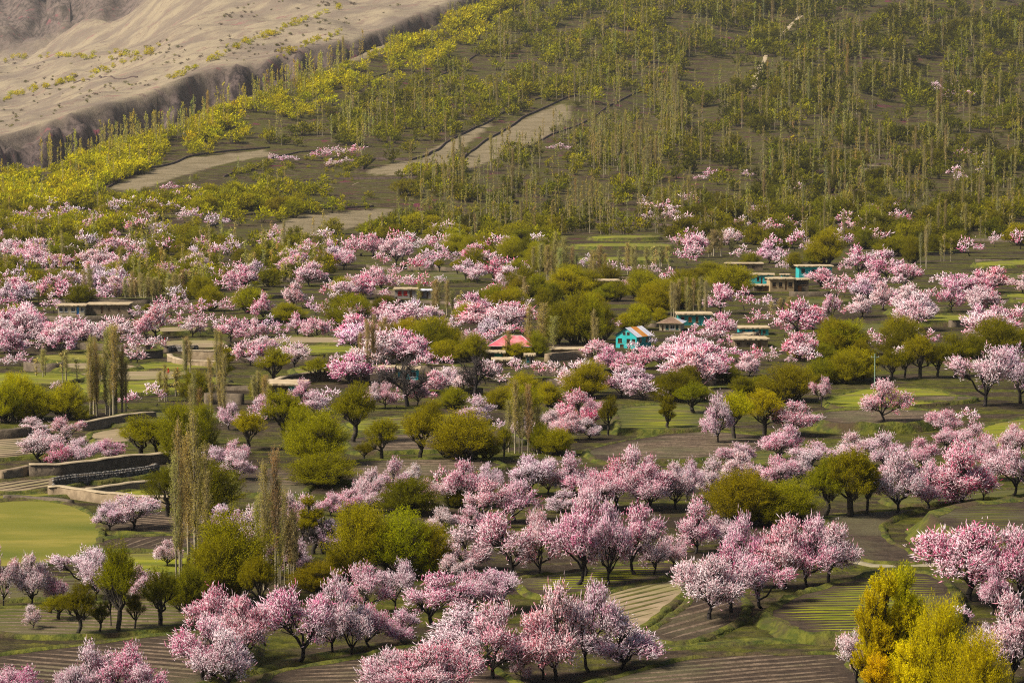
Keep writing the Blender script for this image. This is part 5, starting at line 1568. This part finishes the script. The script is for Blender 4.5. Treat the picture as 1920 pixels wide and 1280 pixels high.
def landmark(p):
    a = math.atan2(p[0], p[1])
    d_ = (np.arctan2(LANDW[:, 0], LANDW[:, 1]) - a) ** 2 * 25 + (np.log(LANDW[:, 1]) - math.log(p[1])) ** 2 * .35
    k = int(np.argmin(d_))
    q = math.log(p[1] / LANDW[k, 1])
    return ('behind ' if q > .035 else 'in front of ' if q < -.035 else 'beside ') + LAND[k][2]


def gather(tab):
    rows = []
    for s_, lst in tab.items():
        ox, oy = SHEET[s_]
        for e in lst:
            rows.append((ox + e[0] / ZO, oy + e[1] / ZO, oy + e[2] / ZO, e[3] / ZO) + tuple(e[4:]))
    return rows


def metric(rows):
    P = place([r[0] for r in rows], [r[2] for r in rows])
    m_ = np.hypot(P[:, 0], P[:, 1]) / F
    return P, np.array([r[2] - r[1] for r in rows]) * m_, np.array([r[3] for r in rows]) * m_


def plant(name, pair, loc, hgt, wid, rz, color, label, cat, group, partnames=('crown', 'trunk')):
    o = empty(name, loc, rz)
    o.scale = (wid, wid, hgt)
    for me, pn in zip(pair, partnames):
        c = bpy.data.objects.new(pn, me)
        COL.objects.link(c)
        c.parent = o
        c.color = (*color, 1.0)
    tag(o, label, cat, group)
    return o


def mass(name, protos, items, matl, matt, label, cat, kind='stuff'):
    """the many that are too small to tell apart: one object holding them all"""
    VV, TT, tn, pc, n = [], [], [], [], 0
    WV, WQ, wn_ = [], [], 0
    for k, (p_, hgt, wid, colr) in enumerate(items):
        V, T, ti, TV, TQ = protos[k % len(protos)]
        a = rng.uniform(0, 6.283)
        ca, sa = math.cos(a), math.sin(a)
        Rm = np.array([[ca, sa, 0], [-sa, ca, 0], [0, 0, 1]])
        s_ = np.array([wid, wid, hgt])
        VV.append((V @ Rm) * s_ + p_)
        TT.append(T + n)
        n += len(V)
        tn.append(ti)
        pc.append(np.tile(np.array([*colr, 1.0]), (len(V), 1)))
        WV.append((TV @ Rm) * s_ + p_)
        WQ.append(TQ + wn_)
        wn_ += len(TV)
    me = mesh_np(name, np.concatenate(VV), np.concatenate(TT), matl, {'tint': np.concatenate(tn)}, np.concatenate(pc))
    o = tag(obj(name, me), label, cat, None, kind)
    t_ = obj('trunks', mesh_np('trunks', np.concatenate(WV), np.concatenate(WQ), matt), o)
    t_['kind'] = 'stuff'
    return o


# ---- blossom trees
rows = gather(BL)
rows.append((1793, 835, 951, 108, 'd'))
RX = np.random.default_rng(909)
KEEP = [(1140, 606, 1232, 658), (1228, 588, 1342, 622), (1368, 612, 1446, 654), (900, 626, 1010, 654), (732, 536, 814, 564), (102, 566, 250, 596), (1398, 494, 1568, 550), (466, 714, 574, 744), (900, 654, 1010, 686), (1026, 648, 1104, 674), (738, 688, 792, 714), (1640, 725, 1840, 800), (1060, 438, 1264, 492)]


def blocks_house(x, top, foot, w):
    return any(x + w * .6 > a and x - w * .6 < c and top < d and foot > b + 4 for a, b, c, d in KEEP)


for poly, n, tones in (([(0, 440), (640, 440), (640, 560), (0, 575)], 52, 'pplw'), ([(640, 440), (900, 440), (1000, 560), (640, 570)], 20, 'ppwd'), ([(1260, 405), (1700, 400), (1680, 470), (1260, 500)], 22, 'pw'),
                       ([(640, 600), (900, 600), (1130, 690), (1130, 740), (640, 740)], 16, 'wp'), ([(0, 600), (300, 600), (300, 640), (0, 680)], 16, 'wp'), ([(1150, 660), (1500, 650), (1500, 700), (1200, 740)], 12, 'wpw'), ([(1560, 560), (1920, 540), (1920, 660), (1560, 660)], 14, 'pw'), ([(0, 400), (420, 385), (420, 440), (0, 440)], 26, 'wpl')):
    xs, ys = [q_[0] for q_ in poly], [q_[1] for q_ in poly]
    c_ = 0
    while c_ < n:
        x, y = RX.uniform(min(xs), max(xs)), RX.uniform(min(ys), max(ys))
        if not inpoly(np.array([x]), np.array([y]), poly)[0]:
            continue
        h_ = (y - 215) * RX.uniform(.10, .14)
        c_ += .02
        if blocks_house(x, y - h_, y, h_ * 1.2):
            continue
        rows.append((x, y - h_, y, h_ * RX.uniform(.95, 1.3), tones[int(RX.integers(len(tones)))]))
        c_ += 1
P, Hm, Wm = metric(rows)
order = np.argsort([-(r[2] - r[1]) * r[3] for r in rows])
rest = []
for rank, i in enumerate(order):
    r = rows[i]
    base = np.array(TONE[r[4]]) * (1 + rng.normal(size=3) * np.array([.03, .10, .07]))
    base = np.clip(base, 0.02, .86)
    if rank < 300:
        lm = landmark(P[i])
        px_h = r[2] - r[1]
        size = 'small' if Hm[i] < 7.0 else ('tall' if Hm[i] > 11.5 else 'medium')
        wd = "wide " if Wm[i] > 1.2 * Hm[i] else ("slim " if Wm[i] < .8 * Hm[i] else "")
        lb = f"{size} {wd}{TONE_WORD[r[4]]} blossom tree {lm}"
        vs_ = BLO if P[i][1] < 560 else BLO_MID
        plant('blossom_tree', vs_[int(rng.integers(len(vs_)))], tuple(P[i] - np.array([0, 0, .1])), Hm[i] * 1.06, Wm[i] * 1.22, rng.uniform(0, 6.28), base, lb, 'tree', lb.replace('blossom tree', 'blossom trees', 1))
    else:
        rest.append((P[i], Hm[i] * 1.1, Wm[i] * 1.3, base))
mass('blossom_orchard', FAR_BLO, rest, M_BLOSSOM_FAR, M_BARK, 'distant pink blossoming trees scattered over the orchard slopes', 'trees')


def green(t):
    """leaf colour from olive to bright yellow"""
    if t < 0:
        return np.array([.10, .06, .035]) * (1 + .3 * rng.random())
    col = np.array([np.interp(t, (0, .5, 1, 2), c_) for c_ in ((.085, .34, .57, .92), (.080, .30, .485, .66), (.007, .007, .007, .008))])
    return np.clip(col * (1 + rng.normal() * .10 + rng.normal(size=3) * .035), .004, .92)


rows = gather(WI)
for poly, n in (([(1050, 490), (1280, 500), (1290, 590), (1130, 630), (1050, 600)], 22), ([(640, 560), (1000, 560), (1000, 720), (640, 720)], 14), ([(0, 560), (600, 560), (600, 600), (0, 600)], 8), ([(1450, 660), (1900, 640), (1900, 690), (1450, 720)], 9), ([(820, 470), (1080, 470), (1080, 560), (820, 560)], 14)):
    xs, ys = [q_[0] for q_ in poly], [q_[1] for q_ in poly]
    for _ in range(n):
        x, y = RX.uniform(min(xs), max(xs)), RX.uniform(min(ys), max(ys))
        h_ = (y - 215) * RX.uniform(.12, .16)
        if blocks_house(x, y - h_, y, h_ * 1.2):
            continue
        rows.append((x, y - h_, y, h_ * RX.uniform(.9, 1.3), 'b', RX.uniform(.25, .75)))
P, Hm, Wm = metric(rows)
FORM = {'p': 'pollard', 'b': 'bush', 'c': 'column'}
FW = {'p': 'pollard willow', 'b': 'bushy willow', 'c': 'upright willow'}
for i, r in enumerate(rows):
    lm = landmark(P[i])
    cw = 'bright yellow' if r[5] > 1 else ('yellow green' if r[5] > .45 else 'olive green')
    size = 'small' if Hm[i] < 8 else ('tall' if Hm[i] > 14 else 'medium')
    wd = "wide " if Wm[i] > 1.1 * Hm[i] else ("slim " if Wm[i] < .75 * Hm[i] else "")
    lb = f"{size} {wd}{cw} {FW[r[4]]} {lm}"
    fm = WIL[FORM[r[4]]]
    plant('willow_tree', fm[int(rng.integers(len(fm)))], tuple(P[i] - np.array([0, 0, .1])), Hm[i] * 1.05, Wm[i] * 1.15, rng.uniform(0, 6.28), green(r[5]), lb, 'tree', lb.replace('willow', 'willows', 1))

rows = gather(BA)
P, Hm, Wm = metric(rows)
for i, r in enumerate(rows):
    lb = f"leafless {'tall' if Hm[i] > 12 else 'smaller'} grey tree with brushy twigs {landmark(P[i])}"
    plant('bare_tree', BAR[i % 3], tuple(P[i]), Hm[i], Wm[i], rng.uniform(0, 6.28), (1, 1, 1), lb, 'tree', lb.replace('tree', 'trees'), ('twigs', 'trunk'))

# ---- hillside: scatter zones (outline, shrubs, poplars, tone, shrub size, poplar size) in survey pixels
ZONES = [
    ([(0, 338), (300, 262), (640, 135), (950, 0), (985, 0), (690, 140), (330, 284), (0, 362)], 470, 69, .9, (16, 28), (40, 58)),  # crest and left tones yellowed: golden light painted into young leaf colour
    ([(0, 345), (330, 275), (700, 130), (985, 0), (1050, 0), (740, 165), (350, 305), (150, 385), (0, 405)], 240, 20, .8, (14, 26), (40, 60)),
    ([(0, 350), (330, 298), (200, 352), (120, 392), (0, 402)], 286, 13, .95, (18, 28), (40, 58)),
    ([(0, 392), (200, 385), (380, 372), (640, 345), (640, 442), (460, 440), (400, 432), (0, 452)], 296, 13, .55, (20, 32), (40, 60)),
    ([(480, 272), (640, 215), (900, 100), (1000, 5), (1280, 0), (1280, 160), (1080, 175), (900, 240), (790, 290), (640, 280)], 666, 258, .30, (16, 28), (42, 62)),
    ([(1280, 0), (1920, 0), (1920, 200), (1280, 200)], 666, 258, .13, (17, 30), (42, 66)),  # right hill tones from here darkened: cloud shade put into leaf colour
    ([(1280, 200), (1920, 200), (1920, 420), (1280, 420)], 518, 327, .14, (18, 32), (46, 72)),
    ([(640, 300), (1000, 285), (1280, 160), (1280, 440), (900, 455), (740, 425), (760, 350)], 321, 431, .24, (18, 30), (46, 74)),
    ([(1050, 180), (1280, 130), (1280, 260), (1000, 290)], 24, 86, .4, (16, 26), (44, 66)),
    ([(380, 445), (640, 440), (640, 520), (380, 560)], 63, 58, .35, (26, 36), (44, 66)),
    ([(0, 450), (380, 445), (380, 560), (0, 570)], 98, 75, .35, (26, 38), (44, 66)),
    ([(640, 430), (1060, 430), (1060, 470), (640, 450)], 74, 24, .4, (26, 36), (44, 66)),
    ([(1280, 400), (1920, 400), (1920, 465), (1280, 470)], 118, 69, .25, (28, 42), (50, 76)),
    ([(700, 318), (840, 318), (840, 332), (700, 332)], 39, 0, .7, (18, 24), (40, 50)),
    ([(210, 372), (420, 320), (640, 288), (690, 325), (700, 395), (560, 398), (400, 438), (260, 440)], 170, 6, .38, (7, 15), (30, 44)),
    ([(1280, 0), (1920, 0), (1920, 420), (1280, 420)], 260, 0, .05, (7, 15), (30, 44)),
    ([(700, 200), (1280, 60), (1280, 420), (800, 420)], 160, 0, .10, (7, 15), (30, 44)),
]
shr, pop = [], []
R = np.random.default_rng(77)


def scatter(poly, n):
    xs, ys = [p_[0] for p_ in poly], [p_[1] for p_ in poly]
    outp = []
    while len(outp) < n:
        X = R.uniform(min(xs), max(xs), n * 3)
        Y = R.uniform(min(ys), max(ys), n * 3)
        # plants gather in drifts
        k = inpoly(X, Y, poly) & (R.random(n * 3) < np.clip(.55 + 1.1 * fbm(X / 55, Y / 24, 3), .06, 1))
        for pl in HILL_PATCHES[:5]:
            k &= ~inpoly(X, Y, pl)
        outp += list(zip(X[k], Y[k]))
    return outp[:n]


for poly, ns_, np_, tone, (s0, s1), (p0, p1) in ZONES:
    for x, y in scatter(poly, ns_) if ns_ else []:
        h_ = R.uniform(s0, s1)
        h_ *= 1.12
        shr.append((x, y - h_, y, h_ * R.uniform(.9, 1.5), np.clip(tone + R.normal() * .13, .0, 1.25)))
    for x, y in scatter(poly, np_) if np_ else []:
        h_ = R.uniform(p0, p1) * R.uniform(.8, 1.1)
        pop.append((x, y - h_, y, h_ * R.uniform(.08, .13), .3 + .7 * R.random() * (1 if tone < .8 else 1.2)))
# poplars standing along the crest over the cliff
for x in np.concatenate([R.uniform(0, 640, 130), R.uniform(500, 680, 24)]):
    y = np.interp(x, _cx, _crow) + R.uniform(-4, 12)
    h_ = R.uniform(40, 66)
    pop.append((x, y - h_, y, h_ * R.uniform(.09, .13), R.uniform(.7, 1.2)))  # yellow leaf tone raised here too, suggesting sunlight on the crest
# lines of young yellow trees on the far slope
for (xa, ya, xb, yb, n) in ((318, 148, 470, 78, 34), (470, 78, 640, 14, 34), (0, 192, 70, 168, 16), (80, 166, 140, 150, 14), (150, 150, 300, 96, 22), (200, 110, 300, 92, 14), (0, 112, 240, 104, 26), (520, 108, 640, 64, 24)):
    for k in range(n):
        t = R.random()
        h_ = R.uniform(6, 13)
        y = ya + (yb - ya) * t + R.normal() * 3
        shr.append((xa + (xb - xa) * t + R.normal() * 3, y - h_, y, h_ * R.uniform(1, 1.6), R.uniform(.9, 1.2)))

for x, y in scatter([(0, 120), (250, 100), (480, 0), (900, 0), (640, 72), (300, 155), (0, 245)], 260):
    h_ = R.uniform(2.5, 6)
    shr.append((x, y - h_, y, h_ * R.uniform(1.2, 2.2), R.uniform(-.25, .3)))
P, Hm, Wm = metric(shr)
order = np.argsort([-(r[2] - r[1]) * r[3] for r in shr])
rest = []
for rank, i in enumerate(order):
    colr = green(shr[i][4])
    if rank < 290:
        lm = landmark(P[i])
        cw = 'yellow green' if shr[i][4] > .6 else 'olive green'
        lb = f"{cw} hillside shrub {lm}"
        plant('hillside_shrub', SHR[rank % len(SHR)], tuple(P[i] - np.array([0, 0, .4])), Hm[i], Wm[i], R.uniform(0, 6.28), colr, lb, 'shrub', lb.replace('shrub', 'shrubs'))
    else:
        rest.append((P[i] - np.array([0, 0, .4]), Hm[i], Wm[i], colr))
mass('hillside_scrub', FAR_SHR, rest, M_LEAF_FAR, M_WBARK, 'scattered yellow green scrub covering the distant hillside', 'scrub')


def tan_green(t):
    a, b = np.array([.52, .42, .20]), np.array([.68, .55, .08])
    return np.clip((a + (b - a) * np.clip(t, 0, 1.2)) * (1 + R.normal(size=3) * .08), .01, .8)


known = gather(PO)
for r in list(known):
    for _ in range(2):
        k_ = R.uniform(.72, .97)
        known.append((r[0] + R.normal() * r[3] * .8, r[2] - (r[2] - r[1]) * k_, r[2] + R.normal() * 1.5, r[3] * R.uniform(.7, 1), r[4] + R.normal() * .1))
pop = known + pop
P, Hm, Wm = metric(pop)
order = np.argsort([-(r[2] - r[1]) * r[3] for r in pop])
rest = []
for rank, i in enumerate(order):
    colr = tan_green(pop[i][4]) * (1.0 if pop[i][0] < 700 or pop[i][2] > 480 else .72)  # poplars on the right hill painted darker, as if under cloud shade
    if rank < 300:
        lm = landmark(P[i])
        cw = 'greenish yellow' if pop[i][4] > .58 else 'bare tan'
        size = 'very tall' if Hm[i] > 26 else ('tall' if Hm[i] > 15 else 'young')
        lb = f"{size} {cw} poplar {lm}"
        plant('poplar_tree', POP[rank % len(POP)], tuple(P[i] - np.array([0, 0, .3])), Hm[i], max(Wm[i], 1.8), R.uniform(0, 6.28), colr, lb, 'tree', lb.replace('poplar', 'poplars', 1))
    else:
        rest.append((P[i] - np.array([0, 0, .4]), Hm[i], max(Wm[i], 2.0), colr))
mass('poplar_plantation', FAR_POP, rest, M_LEAF_FAR, M_PBARK, 'thin bare poplars planted over the distant hillside', 'trees')

# ------------------------------------------------------------------ small things
p = cast([1640], [724])[0]
m_ = p[1] / F
o = empty('utility_pole', tuple(p))
V, Qd = tubes([((0, 0, -.5), (0, 0, 62 * m_), .16, .10)], 8)
obj('pole', mesh_np('pole', V, Qd, M_POLE), o)
mb = MB()
mb.box(-.9, .9, -.06, .06, 62 * m_ - .9, 62 * m_ - .78)
mb.build('crossarm', M_POLE, o)
mb = MB()
for xx in (-.8, 0, .8):
    mb.box(xx - .05, xx + .05, -.05, .05, 62 * m_ - .778, 62 * m_ - .58)
mb.build('insulator', M_WHITE, o)
tag(o, 'pale green utility pole standing on the grass by the willow avenue', 'pole')


def person(x, y, label, lean):
    """crouching figure working the soil: one skinned body with a head scarf"""
    p = place([x], [y])[0]
    root = empty('person', tuple(p), lean)
    J = [((0, 0, .34), .17), ((0, -.06, .62), .17), ((0, -.20, .84), .15), ((0, -.27, .97), .07), ((0, -.33, 1.12), .115),
         ((.12, -.03, .32), .11), ((.16, -.40, .48), .085), ((.15, -.28, .06), .06), ((.15, -.42, .04), .05),
         ((-.12, -.03, .32), .11), ((-.16, -.40, .48), .085), ((-.15, -.28, .06), .06), ((-.15, -.42, .04), .05),
         ((.19, -.22, .82), .075), ((.24, -.44, .58), .055), ((.14, -.62, .34), .042), ((.12, -.68, .26), .035),
         ((-.19, -.22, .82), .075), ((-.24, -.44, .58), .055), ((-.14, -.62, .34), .042), ((-.12, -.68, .26), .035)]
    E = [(0, 1), (1, 2), (2, 3), (3, 4), (0, 5), (5, 6), (6, 7), (7, 8), (0, 9), (9, 10), (10, 11), (11, 12), (2, 13), (13, 14), (14, 15), (15, 16), (2, 17), (17, 18), (18, 19), (19, 20)]
    me = bpy.data.meshes.new('body')
    me.from_pydata([j[0] for j in J], E, [])
    me.materials.append(M_REDCLOTH)
    b = obj('body', me, root)
    b.modifiers.new('skin', 'SKIN')
    for i, j in enumerate(J):
        me.skin_vertices[0].data[i].radius = (j[1], j[1])
    me.skin_vertices[0].data[0].use_root = True
    b.modifiers.new('sub', 'SUBSURF').render_levels = 1
    bm = bmesh.new()
    bmesh.ops.create_uvsphere(bm, u_segments=10, v_segments=7, radius=.16)
    for v in bm.verts:
        v.co.z *= 1.1
        v.co += Vector((0, -.30, 1.16))
    bm.faces.ensure_lookup_table()
    bmesh.ops.delete(bm, geom=[f for f in bm.faces if f.calc_center_median().z < 1.10 and f.calc_center_median().y < -.34], context='FACES')
    me = bpy.data.meshes.new('head_scarf')
    bm.to_mesh(me)
    bm.free()
    me.materials.append(M_REDCLOTH)
    obj('head_scarf', me, root)
    tag(root, label, 'person')


person(332, 704, 'person in red clothing crouching at the edge of the tan strip below the curved wall', .8)
person(317, 705, 'person in dull red crouching beside the other red figure below the curved wall', -.6)
person(307, 643, 'person in red crouching alone on the upper bare tan plot', 1.6)

# green cloth hung in the willow row
p = place([616], [699])[0]
m_ = p[1] / F
root = empty('drying_cloth', tuple(p))
vv, ff = [], []
nx_, nz_ = 10, 5
for k in range(nz_ + 1):
    for i in range(nx_ + 1):
        vv.append((-.9 + 1.8 * i / nx_, .16 * math.sin(i * 1.3 + k * .3), .5 + 1.5 * k / nz_ - .12 * math.sin(PI * i / nx_)))
for k in range(nz_):
    for i in range(nx_):
        a = k * (nx_ + 1) + i
        ff.append((a, a + 1, a + nx_ + 2, a + nx_ + 1))
me = bpy.data.meshes.new('cloth')
me.from_pydata(vv, [], ff)
me.materials.append(M_GREENP)
obj('cloth', me, root).modifiers.new('thick', 'SOLIDIFY').thickness = .03
for sx in (-1, 1):
    V, Qd = tubes([((sx * .95, 0, -.4), (sx * .95, 0, 2.1), .06, .05)], 6)
    obj('post', mesh_np('post', V, Qd, M_WOOD), root)
V, Qd = tubes([((-.95, 0, 2.02), (.95, 0, 2.02), .02, .02)], 5)
obj('line', mesh_np('line', V, Qd, M_WOOD), root)
tag(root, 'bright green cloth hung between two posts in the willow row', 'cloth')

# fallen pale logs on the hillside
for x, y, a, lb in ((1432, 214, 1.0, 'pale fallen log on the wooded hillside by the track'), (1908, 162, .35, 'pale log lying on the wooded hillside beside olive shrubs'), (664, 347, .7, 'pale pole lying on the dark terrace under the clipped trees')):
    p = cast([x], [y])[0]
    rr_ = np.random.default_rng(int(x))
    pts = [np.array([t * 7 - 3.5, .2 * math.sin(t * 3), .5 + (t - .5) * 5 * math.sin(a) + .1 * rr_.normal()]) for t in np.linspace(0, 1, 6)]
    V, Qd = tubes([(pts[i], pts[i + 1], .3 - .03 * i, .3 - .03 * (i + 1)) for i in range(5)], 6)
    o = obj('log', mesh_np('log', V, Qd, M_CAP))
    o.location = tuple(p)
    tag(o, lb, 'log')

# ------------------------------------------------------------------ air
HAZE = 0.000024
if HAZE > 0:
    mb = MB()
    mb.box(-3400, 3400, -60, 7400, float(GZ.min()) - 2.0, float(GZ.max()) + 30.0)
    me = bpy.data.meshes.new('haze')
    me.from_pydata(mb.v, [], mb.f)
    m, nt, out = new_mat('valley_haze')
    vol = nt.nodes.new('ShaderNodeVolumePrincipled')
    vol.inputs['Color'].default_value = (0.97, 0.95, 0.91, 1)
    vol.inputs['Density'].default_value = HAZE
    vol.inputs['Anisotropy'].default_value = 0.3
    nt.links.new(vol.outputs[0], out.inputs['Volume'])
    me.materials.append(m)
    tag(obj('haze', me), kind='stuff')
